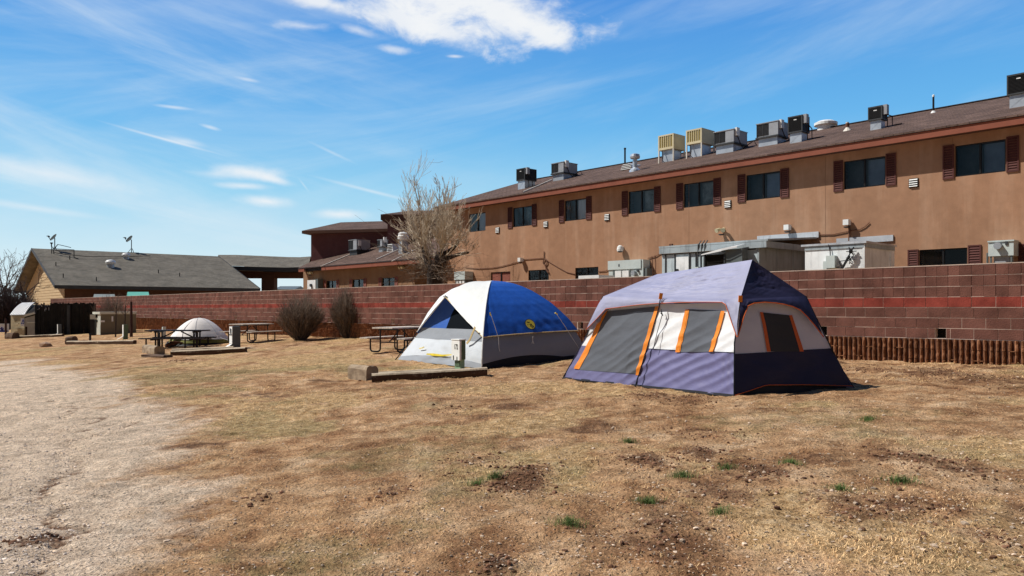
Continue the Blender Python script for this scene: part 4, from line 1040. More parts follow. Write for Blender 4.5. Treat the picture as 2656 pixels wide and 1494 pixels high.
epanel('electrical_cabinet', 1181, 1207, 705, 8.5, 'hooded grey electrical cabinet just right of the bare tree trunk', 'hooded')
epanel('meter_box', 2563, 2629, 627, 8.5, 'pale grey meter box right of the lower shuttered window', 'meter')
epanel('meter_box', 797, 818, 727, 8.6, 'white meter box at the left end of the annex wall', 'plain')
m = MB(); a = fp(1531, 716.5, 5.2); m.box(a.x-.5, 5.1, .4, a.x+.5, 6.0, a.z+.03); solo('flat_box', m, 'white_metal', 'low white lid just showing over the wall under the dark window', 'box', (a.x, 5.5, .4))
for (u, v) in ((1700, 690), (1692, 693)):
    p = fp(u, v, 4.0); m = MB(); m.tube([(p.x, 4, .4), (p.x+.01, 4, p.z+.1), (p.x-.02, 4, p.z+.35)], .014, 5)
    solo('thin_rod', m, 'rust', 'thin rusty rod sticking up between cabinet and grey shed', 'rod', (p.x, 4, .4), group='thin rods beside the grey shed')

# ------------------------------------------------------------------ low shingled building at the left with its canopy
LO = Vector((-53.8, 86.4, 0)); LA = math.atan2(.643, .766)
LM = Matrix.Translation(LO) @ Matrix.Rotation(LA, 4, 'Z')
left = thing('shingled_building', 'long low building with a grey shingled roof and lap-sided gable at left', 'building', LO, LA)
RH, EH, HW, LL, OV = 8.34, 3.91, 13.6, 20.7, 1.15
ps = (RH-EH)/HW
r = MB()
for s in (-1, 1):
    q = [(0, s*HW, EH), (LL, s*HW, EH), (LL, 0, RH), (0, 0, RH)]
    if s > 0: q.reverse()
    r.poly(q); r.poly([(a, b, c-.12) for a, b, c in reversed(q)])
r.build('roof', 'shingle_grey', left, 'local')
f = MB()
for s in (-1, 1):
    for X in (-.02, LL+.02): f.bar((X, s*(HW+.05), EH-.13), (X, 0, RH-.115), .06, .30)
    f.box(-.02, s*HW-.03, EH-.36, LL, s*HW+.03, EH-.01)
f.build('fascia', 'fascia_dark', left, 'local')
WH = HW-1.6
w = MB()
for s in (-1, 1): w.quad((OV, s*WH, -1), (LL-OV, s*WH, -1), (LL-OV, s*WH, EH+.3), (OV, s*WH, EH+.3))
w.poly([(LL-OV, -WH, -1), (LL-OV, WH, -1), (LL-OV, WH, EH+.3), (LL-OV, 0, RH-.25), (LL-OV, -WH, EH+.3)])
w.build('wall', 'soffit', left, 'local')
w = MB(); z = -.6; st = .30
while z < RH-.4:
    h1 = min(WH, max(.05, (RH-.42-z-st)/ps)); 
    w.quad((OV-.05, -h1, z), (OV-.05, h1, z), (OV-.012, h1, z+st), (OV-.012, -h1, z+st)); w.quad((OV-.05, -h1, z), (OV-.012, -h1, z-.001), (OV-.012, h1, z-.001), (OV-.05, h1, z)); z += st
w.build('gable_siding', 'siding', left, 'local')
for s in (-1,):
    f = MB(); f.quad((.05, s*HW+.05, EH-.33), (LL, s*HW+.05, EH-.33), (LL, s*WH, EH-.33), (.05, s*WH, EH-.33)); f.build('soffit', 'soffit', left, 'local')
RN = (LM.to_3x3() @ Vector((0, -ps, 1))).normalized(); RP = LM @ Vector((0, 0, RH))
for u, v, sc in ((287, 693, .82), (327, 671, .70)):
    p = hit(u, v, RP, RN); v_ = MB()
    v_.lathe(p+Vector((0, 0, -.2)), [(.48*sc, 0), (.46*sc, .55*sc), (.40*sc, .6*sc)], 16); o = v_.build('roof_ventilator', 'grey_metal', left, 'world')
    v_ = MB(); v_.lathe(p+Vector((0, 0, -.2)), [(.4*sc, .6*sc), (.62*sc, .75*sc), (.66*sc, .95*sc), (.5*sc, 1.18*sc), (.1, 1.26*sc)], 16); v_.build('cap', 'white_metal', o, 'world')
for u, v in ((145, 690), (181, 673), (164, 720), (250, 729), (411, 709), (466, 717)):
    p = hit(u, v, RP, RN); v_ = MB(); v_.tube([p, p+Vector((0, 0, .42))], .05, 6); v_.build('vent_pipe', 'black_paint', left, 'world')
for (u0, u1, v0, v1, mm) in ((328, 388, 757, 768, 'awning_green'), (241, 300, 763, 772, 'awning_grey')):
    a, b = wp(u0+3, v0, 76.5), wp(u1-3, v0, 77.5); c, d = wp(u1+1, v1+6, 75.3), wp(u0-1, v1+6, 74.3)
    v_ = MB(); v_.quad(d, c, b, a); v_.build('awning', mm, left, 'world')
# satellite dishes on the ridge
def dish(u, v, vb, ub, Y, R_, yaw, label):
    b = wp(ub, vb, Y); c = wp(u, v, Y)
    t = thing('satellite_dish', label, 'dish', b, group='satellite dishes on the grey roof')
    m = MB(); m.tube([b-Vector((0, 0, .4)), Vector((b.x, b.y, c.z-.1)), c+Vector((.05, .1, -.05))], .05, 8); m.build('mast', 'black_paint', t, 'world')
    ax = Vector((math.cos(yaw)*.80, math.sin(yaw)*.80, .6)).normalized(); e1 = ax.cross(Vector((0, 0, 1))).normalized(); e2 = e1.cross(ax).normalized()
    m = MB(); n = 18; rings = [0, .35, .7, 1.0]; vs = []
    for q in rings:
        for k in range(n): a = 2*math.pi*k/n; vs.append(c+ax*(R_*.28*(q*q-.6))+e1*R_*.88*q*math.cos(a)+e2*R_*q*math.sin(a))
    m.add(vs, [(i*n+k, i*n+(k+1) % n, (i+1)*n+(k+1) % n, (i+1)*n+k) for i in range(3) for k in range(n)]); m.build('reflector', 'dish', t, 'world', smooth=True)
    f0 = c+ax*R_*1.15-e2*R_*.55
    m = MB(); m.tube([c-e2*R_*.9, f0], .035, 6); m.build('feed_arm', 'black_paint', t, 'world')
    m = MB(); m.tube([f0, f0-ax*.22+e2*.06], .075, 8); m.bar(f0-e1*.3, f0+e1*.25, .06, .06); m.build('feed_horn', 'dark_metal', t, 'world')
    m = MB(); m.bar(b+Vector((-.5, 0, -.25)), b+Vector((.9, 0, -.3)), .12, .12); m.bar(b+Vector((.2, .2, -.3)), b+Vector((.1, 0, .25)), .05, .05); m.bar(b+Vector((-.4, -.3, -.4)), b+Vector((0, 0, .3)), .05, .05); m.build('foot', 'black_paint', t, 'world')
dish(139, 616, 648, 142, 87.5, .50, 4.10, 'grey satellite dish near the gable end of the shingled roof')
dish(336, 620, 650, 341, 93.5, .52, 4.15, 'grey satellite dish midway along the ridge of the shingled roof')
t = thing('antenna_rack', 'black pipe rack with cables on the roof beside the left satellite dish', 'rack', wp(160, 650, 86.5))
m = MB(); pa = lambda u, v: wp(u, v, 86.0)
for (a, b, c, d) in ((134, 632, 134, 662), (137, 640, 141, 665), (140, 645, 192, 648), (150, 634, 184, 642), (145, 649, 190, 651), (192, 648, 192, 668), (150, 634, 141, 645), (192, 667, 204, 672), (137, 664, 150, 668)): m.bar(pa(a, b), pa(c, d), .06, .07, (0, 1, 0))
m.build('rails', 'black_paint', t, 'world')
m = MB(); m.lathe(pa(133.5, 640), [(.06, 0), (.06, .3), (.16, .38), (.13, .48)], 8); m.build('head', 'dark_metal', t, 'world')
m = MB(); m.tube([pa(140, 655), pa(170, 660), pa(215, 664)+Vector((0, .6, 0)), pa(262, 661)+Vector((0, 3.4, 0)), pa(318, 653)+Vector((0, 6.5, .0))], .035, 5); m.build('cable', 'cable', t, 'world')

can = thing('entrance_canopy', 'grey shingled drive-through canopy on a dark square pillar', 'canopy', wp(698, 800, 104))
YE, YR = 101, 109
us = [560, 607, 680, 740, 772, 800]; ve = [690, 690, 692.5, 694, 693, 689]; vr = [661, 661, 664, 666.5, 667, 665]
r = MB(); f = MB(); sf = MB()
for i in range(5):
    a, b = wp(us[i], ve[i], YE), wp(us[i+1], ve[i+1], YE); c, d = wp(us[i+1]+6, vr[i+1], YR), wp(us[i]+6, vr[i], YR)
    r.quad(a, b, c, d); bk = Vector((0, 16, 0)); r.quad(b+bk, a+bk, d, c)
    dz = Vector((0, 0, -.55)); f.quad(a+dz, b+dz, b-Vector((0, 0, .02)), a-Vector((0, 0, .02))); sf.quad(a+dz, a+dz+bk, b+dz+bk, b+dz)
r.build('roof', 'shingle_grey', can, 'world'); f.build('fascia', 'fascia_dark', can, 'world'); sf.build('soffit', 'black_paint', can, 'world')
m = MB(); a, b = wp(560, 722, 104), wp(790, 724, 104); m.box(a.x, 103.4, a.z, b.x, 104.4, a.z+1.5); m.build('beam', 'soffit', can, 'world')
m = MB(); a, b = wp(682.5, 722, 104), wp(715, 722, 104); m.box(a.x, 103.3, -1, b.x, 104.8, a.z+.5); m.build('pillar', 'soffit', can, 'world')
# things glimpsed under the canopy
m = MB(); a, b = wp(716, 744, 150), wp(761, 744, 150); m.box(a.x, 150, -1, b.x, 158, a.z-.5); o = thing('distant_building', 'small grey-roofed building far off seen under the canopy', 'building', ((a.x+b.x)/2, 154, -1)); m.build('wall', 'cooler_grey', o, 'world')
m = MB(); m.add([(a.x-.4, 149.5, a.z-.5), (b.x+.4, 149.5, a.z-.5), (b.x+.4, 154, a.z+.25), (a.x-.4, 154, a.z+.25), (b.x+.4, 158.5, a.z-.5), (a.x-.4, 158.5, a.z-.5)], [(0, 1, 2, 3), (3, 2, 4, 5), (0, 3, 5), (1, 4, 2)]); m.build('roof', 'panel_dark', o, 'world')
# ------------------------------------------------------------------ tents
UPV = Vector((0, 0, 1))
def ray(u, v): return Vector(((u-UC)/F, 1, (VH-v)/F))
CAM0 = Vector((0, 0, HC))
class Face:
    """leaning tent wall: point(p,h) = a + e*p + lean*h + up*(ground drop along p + h)"""
    def __init__(s, a, b, lean):
        s.a, s.b = a, b; d = b-a; s.dz = d.z; s.e = Vector((d.x, d.y, 0)); s.L = s.e.length; s.e /= s.L; s.lean = lean
        s.n = s.e.cross(Vector((lean.x, lean.y, 1))).normalized()
        if s.n.dot(CAM0-a) < 0: s.n = -s.n
    def pt(s, p, h, off=0.): return s.a+s.e*p+s.lean*h+UPV*(s.dz*p/s.L+h)+s.n*off
    def inv(s, u, v, off=0.):
        o = s.pt(0, 0, off); ex = s.e+UPV*(s.dz/s.L); ey = s.lean+UPV; n = ex.cross(ey)
        d = ray(u, v); P = CAM0+d*((o-CAM0).dot(n)/d.dot(n)); w = P-o
        g = np.linalg.solve(np.array([[ex.dot(ex), ex.dot(ey)], [ex.dot(ey), ey.dot(ey)]]), np.array([w.dot(ex), w.dot(ey)]))
        return float(g[0]), float(g[1])
def sheet4(mb, face, q, W, off, nu, nv, mi=None):
    """quad patch, corners (p,h): bottom-left, bottom-right, top-right, top-left"""
    def fn(a, b):
        x = [(q[0][i]*(1-a)+q[1][i]*a)*(1-b)+(q[3][i]*(1-a)+q[2][i]*a)*b for i in (0, 1)]
        return face.pt(x[0], x[1], off+W(x[0], x[1]))
    mb.grid(fn, nu, nv, mi)
C1 = lambda x, y: px((1440, 650), 3.22, x, y)

A_ = gp(1903, 1030); B_ = gp(1461, 983); D_ = gp(2213, 1006)
e1 = Vector((B_.x-A_.x, B_.y-A_.y, 0)).normalized(); e2 = Vector((D_.x-A_.x, D_.y-A_.y, 0)).normalized()
LP, LQ = (B_-A_).xy.length, (D_-A_).xy.length
FL, RL = .27, .25                                      # lean of the front and the side wall, metres per metre of height
front = Face(A_, B_, e2*FL); side = Face(A_, D_, e1*RL)
tent = thing('cabin_tent', 'big purple cabin tent with orange trim, grey mesh door and dark navy end', 'tent', (A_+D_+B_)/3)
def crease(p, h):
    w = .018*math.sin(3.1*p+1.0)*math.sin(math.pi*min(1, h/1.5))
    w += .030*(fb1(p*1.4+h*2.2, h*3.2-p*1.2, 5, 3)-.5)
    d = (p-.1)*.72+h*.70                                 # diagonal pull folds of the lower panel
    d = p*.5+h*.87; sn = math.sin(d*19+4*fb1(p*1.1, h*1.1, 9, 2)); amp_ = .25+.75*fb1(p*1.3+4, h*1.1, 19, 2)
    w += .027*amp_*(abs(sn)*-1.3+.65)*math.exp(-((h-.38)/.42)**2)*(1 if p < 2.3 else .35)
    w += .013*(abs(math.sin(d*10-2+3*fb1(p, h*1.3, 29, 2)))*-1.2+.6)*math.exp(-((h-.95)/.35)**2)
    w += .010*math.sin(p*60-h*14)*math.exp(-(p-RL*h)/.18)*math.exp(-((h-.35)/.35)**2)
    return w
def crease_s(q, h): return -.015+.030*(fb1(q*1.6+h, h*2.4, 15, 3)-.5)+.010*math.sin(q*5-h*9+3*fb1(q, h, 25, 2))*math.exp(-((h-.3)/.4)**2)
pL = lambda h: LP-.42*h                                 # left edge of the front wall leans in
h_band = front.inv(*C1(1300, 845))[1]
HT = 1.36
w = MB()
sheet4(w, front, [(0, .02), (LP, .02), (pL(h_band), h_band), (RL*h_band, h_band)], crease, 0, 150, 26)
w.build('lower_wall', 'tent_purple', tent, 'world', True)
w = MB(); sheet4(w, front, [(RL*h_band, h_band), (pL(h_band), h_band), (pL(HT), HT), (RL*HT, HT)], crease, 0, 110, 34)
w.build('upper_wall', 'tent_white', tent, 'world', True)
def fpoly(pts, off=0.): return [front.inv(*C1(x, y), off) for x, y in pts]
def patch(name, pts, off, m, nu=36, nv=36, face=front, W=crease):
    q = [face.inv(*C1(x, y), off) for x, y in pts]; w = MB(); sheet4(w, face, q, W, off, nu, nv); return w.build(name, m, tent, 'world', True)
# corners bottom-left, bottom-right, top-right, top-left in the photograph
patch('mesh_door', [(196, 996), (683, 1030), (858, 465), (428, 505)], .012, 'tent_mesh', 60, 60)
patch('door_sill', [(90, 1062), (672, 1130), (690, 1036), (205, 998)], .016, 'tent_purple', 60, 14)
patch('door_strip', [(152, 985), (198, 990), (435, 500), (405, 500)], .020, 'tent_orange', 6, 50)
patch('door_strip', [(668, 1040), (700, 1040), (872, 462), (836, 468)], .022, 'tent_orange', 6, 50)
patch('mesh_window', [(1030, 846), (1288, 846), (1386, 500), (1112, 488)], .012, 'tent_mesh', 40, 40)
patch('window_strip', [(994, 846), (1034, 846), (1118, 490), (1082, 490)], .020, 'tent_orange', 6, 40)
patch('window_strip', [(1284, 846), (1322, 846), (1415, 505), (1382, 503)], .020, 'tent_orange', 6, 40)
# side wall
hs_ = side.inv(*C1(1800, 847))[1]
hem = lambda q: float(np.interp(q/LQ, [0, .1, .27, .6, 1], [.02, .06, .135, .10, .03]))
sR = lambda h: LQ-.36*h
w = MB()
def fs(a, b):
    q0 = a*LQ; h = hem(q0)+(hs_-hem(q0))*b; q = FL*h+(sR(h)-FL*h)*a; return side.pt(q, h, crease_s(q, h))
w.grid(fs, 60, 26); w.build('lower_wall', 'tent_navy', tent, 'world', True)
w = MB(); sheet4(w, side, [(FL*hs_, hs_), (sR(hs_), hs_), (sR(HT), HT), (FL*HT, HT)], crease_s, 0, 50, 30); w.build('upper_wall', 'tent_lilac', tent, 'world', True)
w = MB(); w.grid(lambda a, b: side.pt(.03+a*(LQ-.1), .0+hem(a*LQ)*b*.97, -.06), 40, 3); w.grid(lambda a, b: front.pt(a*LP, b*.035, .012+.01*math.sin(a*40)), 60, 1); w.build('groundsheet', 'tub_black', tent, 'world')
w = MB(); w.tube([side.pt(FL*hem(a*LQ)+(sR(hem(a*LQ))-FL*hem(a*LQ))*a, hem(a*LQ), .004) for a in [i/24 for i in range(25)]], .0055, 5); w.build('hem_tape', 'tent_orange_dark', tent, 'world')
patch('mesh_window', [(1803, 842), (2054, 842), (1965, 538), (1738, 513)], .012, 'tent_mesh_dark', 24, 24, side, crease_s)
patch('window_strip', [(1775, 842), (1806, 842), (1742, 512), (1716, 510)], .018, 'tent_orange_dark', 4, 30, side, crease_s)
patch('window_strip', [(2046, 842), (2080, 842), (1984, 536), (1960, 538)], .018, 'tent_orange_dark', 4, 30, side, crease_s)
w = MB(); w.tube([front.pt(RL*h_band+(pL(h_band)-RL*h_band)*i/60, h_band, .006+crease(RL*h_band+(pL(h_band)-RL*h_band)*i/60, h_band)) for i in range(38)], .0045, 4); w.build('seam', 'tent_navy', tent, 'world')
w = MB(); w.tube([side.pt(FL*hs_+(sR(hs_)-FL*hs_)*i/30, hs_, .005+crease_s(FL*hs_+(sR(hs_)-FL*hs_)*i/30, hs_)) for i in range(31)], .0045, 4); w.build('seam', 'tent_navy', tent, 'world')
for q_ in (((1112, 488), (1030, 846)), ((1386, 500), (1288, 846))):
    w = MB(); A2, B2 = [front.inv(*C1(*p_), .014) for p_ in q_]; w.tube([front.pt(A2[0]+(B2[0]-A2[0])*i/12, A2[1]+(B2[1]-A2[1])*i/12, .018+crease(A2[0]+(B2[0]-A2[0])*i/12, A2[1]+(B2[1]-A2[1])*i/12)) for i in range(13)], .004, 4); w.build('zip', 'pole_black', tent, 'world')
# unseen back and far walls
w = MB(); Ck = B_+(D_-A_)
def back(a, b): h = b*1.45; P = D_.lerp(Ck, a)+UPV*h; return P-e2*.3*h+e1*(.36*h*(1-a))-e1*(.4*h*a)
w.grid(back, 12, 10)
def farw(a, b): h = b*1.45; P = B_.lerp(Ck, a)+UPV*h; return P-e1*.42*h+e2*(FL*h*(1-a))-e2*(.36*h*a)
w.grid(farw, 12, 10); w.build('rear_wall', 'tent_purple', tent, 'world', True)
# roof: hubs, ridge, skirts
def on_plane_uv(u, v, P, N): return hit(u, v, P, N)
H1 = A_+e2*.45+e1*.25; H1 = wp(*C1(1545, 405), H1.y)
H2b = B_-e1*.70+e2*.45; H2 = wp(*C1(398, 384), H2b.y)
H3b = D_-e2*.65+e1*.40; H3 = wp(*C1(2092, 378), H3b.y)
R1 = wp(*C1(1645, 76), (A_+e2*1.15+e1*.59).y); R2 = wp(*C1(850, 198), (A_+e2*1.55+e1*3.1).y)
H4 = H2+(H3-H1)
def sag(P, Q, R_, S, a, b, amt, seed, wr=.02):
    p = (P*(1-a)+Q*a)*(1-b)+(S*(1-a)+R_*a)*b
    n = (Q-P).cross(S-P).normalized()
    if n.z < 0: n = -n
    s_ = math.sin(math.pi*a)*math.sin(math.pi*min(1, b*1.0))
    f = fb1(a*4+b*5, b*9-a*3, seed, 4)-.5
    streak = math.sin((a*22+b*34)+6*fb1(a*2.5, b*2.5, seed+3, 2))*fb1(a*4, b*3, seed+8, 2)*1.6
    edge = math.sin(math.pi*a)**.5*math.sin(math.pi*b)**.5 if 0 < a < 1 and 0 < b < 1 else 0
    return p+n*(amt*s_+wr*edge*(f*1.8-.35*abs(streak)+.2))
w = MB(); w.grid(lambda a, b: sag(H1, H2, R2, R1, a, b, -.03, 31, .050), 110, 60); w.build('roof_panel', 'tent_fly', tent, 'world', True)
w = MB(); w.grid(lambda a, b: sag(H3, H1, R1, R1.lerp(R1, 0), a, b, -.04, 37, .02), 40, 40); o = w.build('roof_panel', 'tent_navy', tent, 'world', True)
w = MB(); w.grid(lambda a, b: sag(H4, H3, R1, R2, a, b, -.03, 41), 20, 16); w.grid(lambda a, b: sag(H2, H4, R2, R2, a, b, -.03, 43), 16, 12); w.build('roof_panel', 'tent_fly', tent, 'world', True)
SO = .11                                                # skirt stands off the wall
arc = [(258, 662), (330, 590), (425, 487), (560, 470), (700, 453), (870, 440), (1050, 433), (1230, 430), (1395, 432), (1425, 452), (1447, 515), (1482, 620), (1519, 722)]
AP = [front.pt(*front.inv(*C1(x, y), SO), SO) for x, y in arc]
tops = [H2.lerp(H1, t) for t in (0, .0, .02, .13, .26, .40, .55, .70, .86, .90, .95, .98, 1)]
def skirt(AP, tops, nm, m, seed):
    w = MB(); n = len(AP)-1; K = 8
    def fn(a, b):
        t = a*n; i = min(n-1, int(t)); f = t-i
        lo = AP[i].lerp(AP[i+1], f); hi = tops[i].lerp(tops[i+1], f)
        e = math.sin(math.pi*b)
        nn = front.n if nm == 'f' else side.n
        return hi.lerp(lo, b)+nn*(.02*e+.02*(fb1(a*14, b*3, seed, 3)-.5)*(b*2 if b < .5 else 1))
    w.grid(fn, 110, 12); return w.build('fly_skirt', m, tent, 'world', True)
skirt(AP, tops, 'f', 'tent_fly', 51)
w = MB(); w.tube([p+front.n*.006 for p in AP], .0065, 6); w.build('fly_piping', 'tent_orange_dark', tent, 'world')
arc2 = [(1522, 722), (1548, 640), (1575, 550), (1610, 462), (1660, 440), (1750, 432), (1840, 438), (1915, 450), (1985, 470), (2050, 500), (2105, 555), (2165, 625), (2240, 722)]
AP2 = [side.pt(*side.inv(*C1(x, y), SO*.9), SO*.9) for x, y in arc2]
tops2 = [H1.lerp(H3, t) for t in (0, .02, .05, .10, .18, .32, .48, .62, .75, .86, .94, 1, 1)]
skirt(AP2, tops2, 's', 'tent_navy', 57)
w = MB(); w.tube([p+side.n*.006 for p in AP2], .0085, 6); w.build('fly_piping', 'tent_orange_dark', tent, 'world')
# left return of the fly, seen edge-on
w = MB(); Lq = H2.lerp(H4, .5)-e1*.0; w.poly([H2, AP[2], AP[1], AP[0], AP[0]+e2*1.2+UPV*.05, H2.lerp(H4, .45)-UPV*.5, H2.lerp(H4, .5)]); w.build('fly_skirt', 'tent_fly', tent, 'world')
# poles stand outside the fabric
for pts in ([front.pt(-.03, 0, .03), front.pt(RL*.75-.02, .75, .05), H1+UPV*.01], [wp(*C1(58, 1074), B_.y), wp(*C1(225, 780), B_.y-.1), wp(*C1(335, 560), H2.y), H2], [wp(*C1(2497, 1147), D_.y), wp(*C1(2395, 990), D_.y+.1), wp(*C1(2280, 760), H3.y-.1), wp(*C1(2180, 560), H3.y), H3],
            [front.pt(*front.inv(*C1(668, 1136), .08), .08), front.pt(*front.inv(*C1(772, 800), .07), .07), front.pt(*front.inv(*C1(868, 470), .15), .15), wp(*C1(884, 365), H1.lerp(H2, .5).y)]):
    w = MB(); w.tube(pts, .010, 8); w.build('pole', 'pole_black', tent, 'world')
for x0, y0, x1, y1, Y in ((1548, 375, 1545, 430, H1.y-.05), (886, 355, 878, 405, H1.lerp(H2, .5).y-.06)):
    w = MB(); w.bar(wp(*C1(x0, y0), Y), wp(*C1(x1, y1), Y), .055, .02, (0, 1, 0)); w.build('webbing_tab', 'tent_orange', tent, 'world')
w = MB(); P = [wp(*C1(x, y), front.pt(*front.inv(*C1(x, y), .08), .08).y) for x, y in ((885, 490), (893, 540), (850, 690), (820, 820))]; w.tube(P, .006, 5); w.tube([wp(*C1(880, 520), P[0].y-.02), wp(*C1(900, 545), P[0].y-.02), wp(*C1(884, 500), P[0].y-.02)], .008, 5); w.build('guy_cord', 'pole_black', tent, 'world')

# ------------------------------------------------------------------ blue and white dome tent
C2 = lambda x, y: px((880, 700), 3.903, x, y)
N_ = gp(*C2(1445, 998)); Lc = gp(*C2(585, 912))
f1 = Vector((Lc.x-N_.x, Lc.y-N_.y, 0)); W1 = f1.length; f1 /= W1; f2 = Vector((f1.y, -f1.x, 0))
if f2.y < 0: f2 = -f2
W2 = 2.75*W1/3.58
Rc = N_+f2*W2; Rc.z = gz(Rc.x, Rc.y); Bc = Rc+f1*W1
ctr = (N_+Lc+Rc+Bc)/4
apex = wp(*C2(1550, 125), ctr.y)
HTD = apex.z-ctr.z
dome = thing('dome_tent', 'blue and white dome tent with grey base and yellow round emblem', 'tent', ctr)
PR = [(0, 1.0), (.12, .985), (.22, .955), (.36, .89), (.5, .80), (.6, .715), (.7, .625), (.78, .53), (.86, .425), (.92, .32), (.96, .225), (.985, .13), (1.0, 0.0)]
PRL = [(0, 1.0), (.15, .90), (.36, .765), (.6, .655), (.8, .53), (.9, .405), (.96, .255), (.985, .15), (1.0, 0.0)]
def prof(h, PR=PR):
    h = min(1, max(0, h))
    for i in range(len(PR)-1):
        if h <= PR[i+1][0]:
            f = (h-PR[i][0])/(PR[i+1][0]-PR[i][0]); return PR[i][1]+(PR[i+1][1]-PR[i][1])*f
    return 0
def hs2(t): return math.sin(t*math.pi/2)**.85 if t > 0 else 0.   # even spacing along the pole
AXY = Vector((apex.x, apex.y, 0))
def corner(c, h, off=0.):
    r = prof(h, PRL if c is Lc else PR); d = Vector((c.x, c.y, 0))-AXY
    P = AXY+d*r*(1+off/d.length); z = c.z*(1-h)+apex.z*h
    return Vector((P.x, P.y, z+off*.6*h))
def wallpt(c0, c1, t, h, off=0., bul=.05, seed=0, wr=.02):
    a, b = corner(c0, h, off), corner(c1, h, off)
    P = a.lerp(b, t); out = (P-Vector((apex.x, apex.y, P.z))); out = out.normalized() if out.length > 1e-4 else Vector((0, 0, 1))
    k = math.sin(math.pi*t)
    return P+out*(bul*k*math.sin(math.pi*min(1, h*1.1))*1.0+wr*k*(fb1(t*7+h*3+seed, h*9-t*3, seed, 4)-.5)*2)
def region(name, c0, c1, t0, t1, hlo, hhi, m, off=0., nu=40, nv=30, bul=.05, seed=3, wr=.02):
    w = MB()
    def fn(a, b):
        t = t0+(t1-t0)*a; lo = hlo(t) if callable(hlo) else hlo; hi = hhi(t) if callable(hhi) else hhi
        return wallpt(c0, c1, t, lo+(hi-lo)*b, off, bul, seed, wr)
    w.grid(fn, nu, nv); return w.build(name, m, dome, 'world', True)
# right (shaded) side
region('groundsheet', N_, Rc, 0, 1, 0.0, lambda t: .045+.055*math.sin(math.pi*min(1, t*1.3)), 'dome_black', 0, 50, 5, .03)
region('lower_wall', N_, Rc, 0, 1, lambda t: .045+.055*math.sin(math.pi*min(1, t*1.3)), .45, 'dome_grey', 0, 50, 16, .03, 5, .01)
# front side (p from near corner N to left corner L)
region('groundsheet', N_, Lc, 0, 1, 0.0, lambda t: .05+.045*math.sin(math.pi*t), 'dome_grey_mid', 0, 70, 8, .02, 7, .045)
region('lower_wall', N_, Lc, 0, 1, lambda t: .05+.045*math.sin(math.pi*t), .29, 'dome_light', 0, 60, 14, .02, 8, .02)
region('door_band', N_, Lc, 0, 1, .29, .425, 'dome_grey', 0, 50, 8, .02, 9, .01)
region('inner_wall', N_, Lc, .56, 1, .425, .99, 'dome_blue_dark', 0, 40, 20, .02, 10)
region('mesh_panel', N_, Lc, 0, .56, .425, .99, 'dome_mesh', 0, 30, 20, .02, 10, .0)
for c0, c1 in ((Rc, Bc), (Bc, Lc)): region('rear_wall', c0, c1, 0, 1, 0.0, .99, 'dome_grey', 0, 16, 16)
# fly
hemf = lambda t: .335+.012*math.sin(math.pi*t)+.01*t
def creases_fly(name, c0, c1, m, seed, lo=hemf):
    w = MB()
    def fn(a, b):
        l = lo(a); h = l+(1-l)*hs2(b); h = min(h, .9999)
        P = wallpt(c0, c1, a, h, .07, .07, seed, .018)
        out = (P-Vector((apex.x, apex.y, P.z))); out = out.normalized() if out.length > 1e-4 else Vector((0, 0, 1))
        k = math.exp(-b/.28)*math.sin(math.pi*a)
        return P+out*(.016*math.sin(a*46+b*32+4*fb1(a*5, b*5, seed, 2))*k + .014*math.sin((a-.05)*70+b*20)*math.exp(-a/.12)*math.exp(-b/.4))
    w.grid(fn, 90, 60); return w.build(name, m, dome, 'world', True)
fly = creases_fly('fly_panel', N_, Rc, 'dome_blue', 21)
creases_fly('fly_panel', Rc, Bc, 'dome_white', 22); creases_fly('fly_panel', Bc, Lc, 'dome_blue', 23)
# front fly: two triangles hung between the corner poles and the awning pole
midp = (N_+Lc)/2; nrm = (Vector((midp.x, midp.y, 0))-AXY).normalized(); pn = nrm.cross(UPV)
TOP = hit(*C2(1072, 272), Vector((apex.x, apex.y, 0)), pn)
dn = (Vector((TOP.x, TOP.y, 0))-AXY).length
def ridge(t): 
    P = apex.lerp(TOP, t); return P+UPV*(.16*math.sin(math.pi*t))+nrm*.06*math.sin(math.pi*t)
tipN = corner(N_, .335, .07); tipL = corner(Lc, .36, .07)
def fly_front(c0, tip, hl, seed):
    w = MB()
    def fn(a, b):
        h = 1-(1-hl)*(1-hs2(1-b)) if False else hl+(1-hl)*hs2(1-b)
        s_ = corner(c0, min(h, .9999), .07); r_ = ridge(b)
        P = s_.lerp(r_, a); n = nrm
        return P+n*(.03*math.sin(math.pi*a)*b+.012*(fb1(a*6+seed, b*8, seed, 3)-.5)*math.sin(math.pi*a)+.008*math.sin(a*40)*math.exp(-((1-b)/.25))*math.exp(-a/.3))
    w.grid(fn, 50, 60); return w.build('fly_panel', 'dome_white', dome, 'world', True)
fly_front(N_, tipN, .335, 61); fly_front(Lc, tipL, .36, 62)
w = MB(); w.tube([tipN, TOP], .012, 6); w.tube([tipN]+[wallpt(N_, Rc, i/20, hemf(i/20), .075, .07, 21, .018) for i in range(1, 21)], .012, 6); w.build('fly_trim', 'trim_yellow', dome, 'world')
w = MB(); w.tube([tipL, TOP], .012, 6); w.build('fly_trim', 'dome_white', dome, 'world')
w = MB(); w.tube([corner(N_, 0.0, .06)]+[corner(N_, h, .085) for h in (.1, .2, .3, .4, .5, .6, .7, .8, .88, .94, .975)], .016, 6); w.build('pole_sleeve', 'dome_white', dome, 'world')
w = MB(); w.tube([corner(N_, h, .04) for h in (0, .1, .2, .3)], .012, 6); w.tube([corner(Lc, h, .05) for h in (0, .1, .2, .3, .4)], .014, 6); w.build('pole', 'pole_black', dome, 'world')
w = MB(); w.bar(TOP-pn*.09, TOP+pn*.09, .02, .02); w.bar(TOP+UPV*.05, TOP-UPV*.05, .02, .02, (1, 0, 0)); w.build('pole_joint', 'pole_black', dome, 'world')
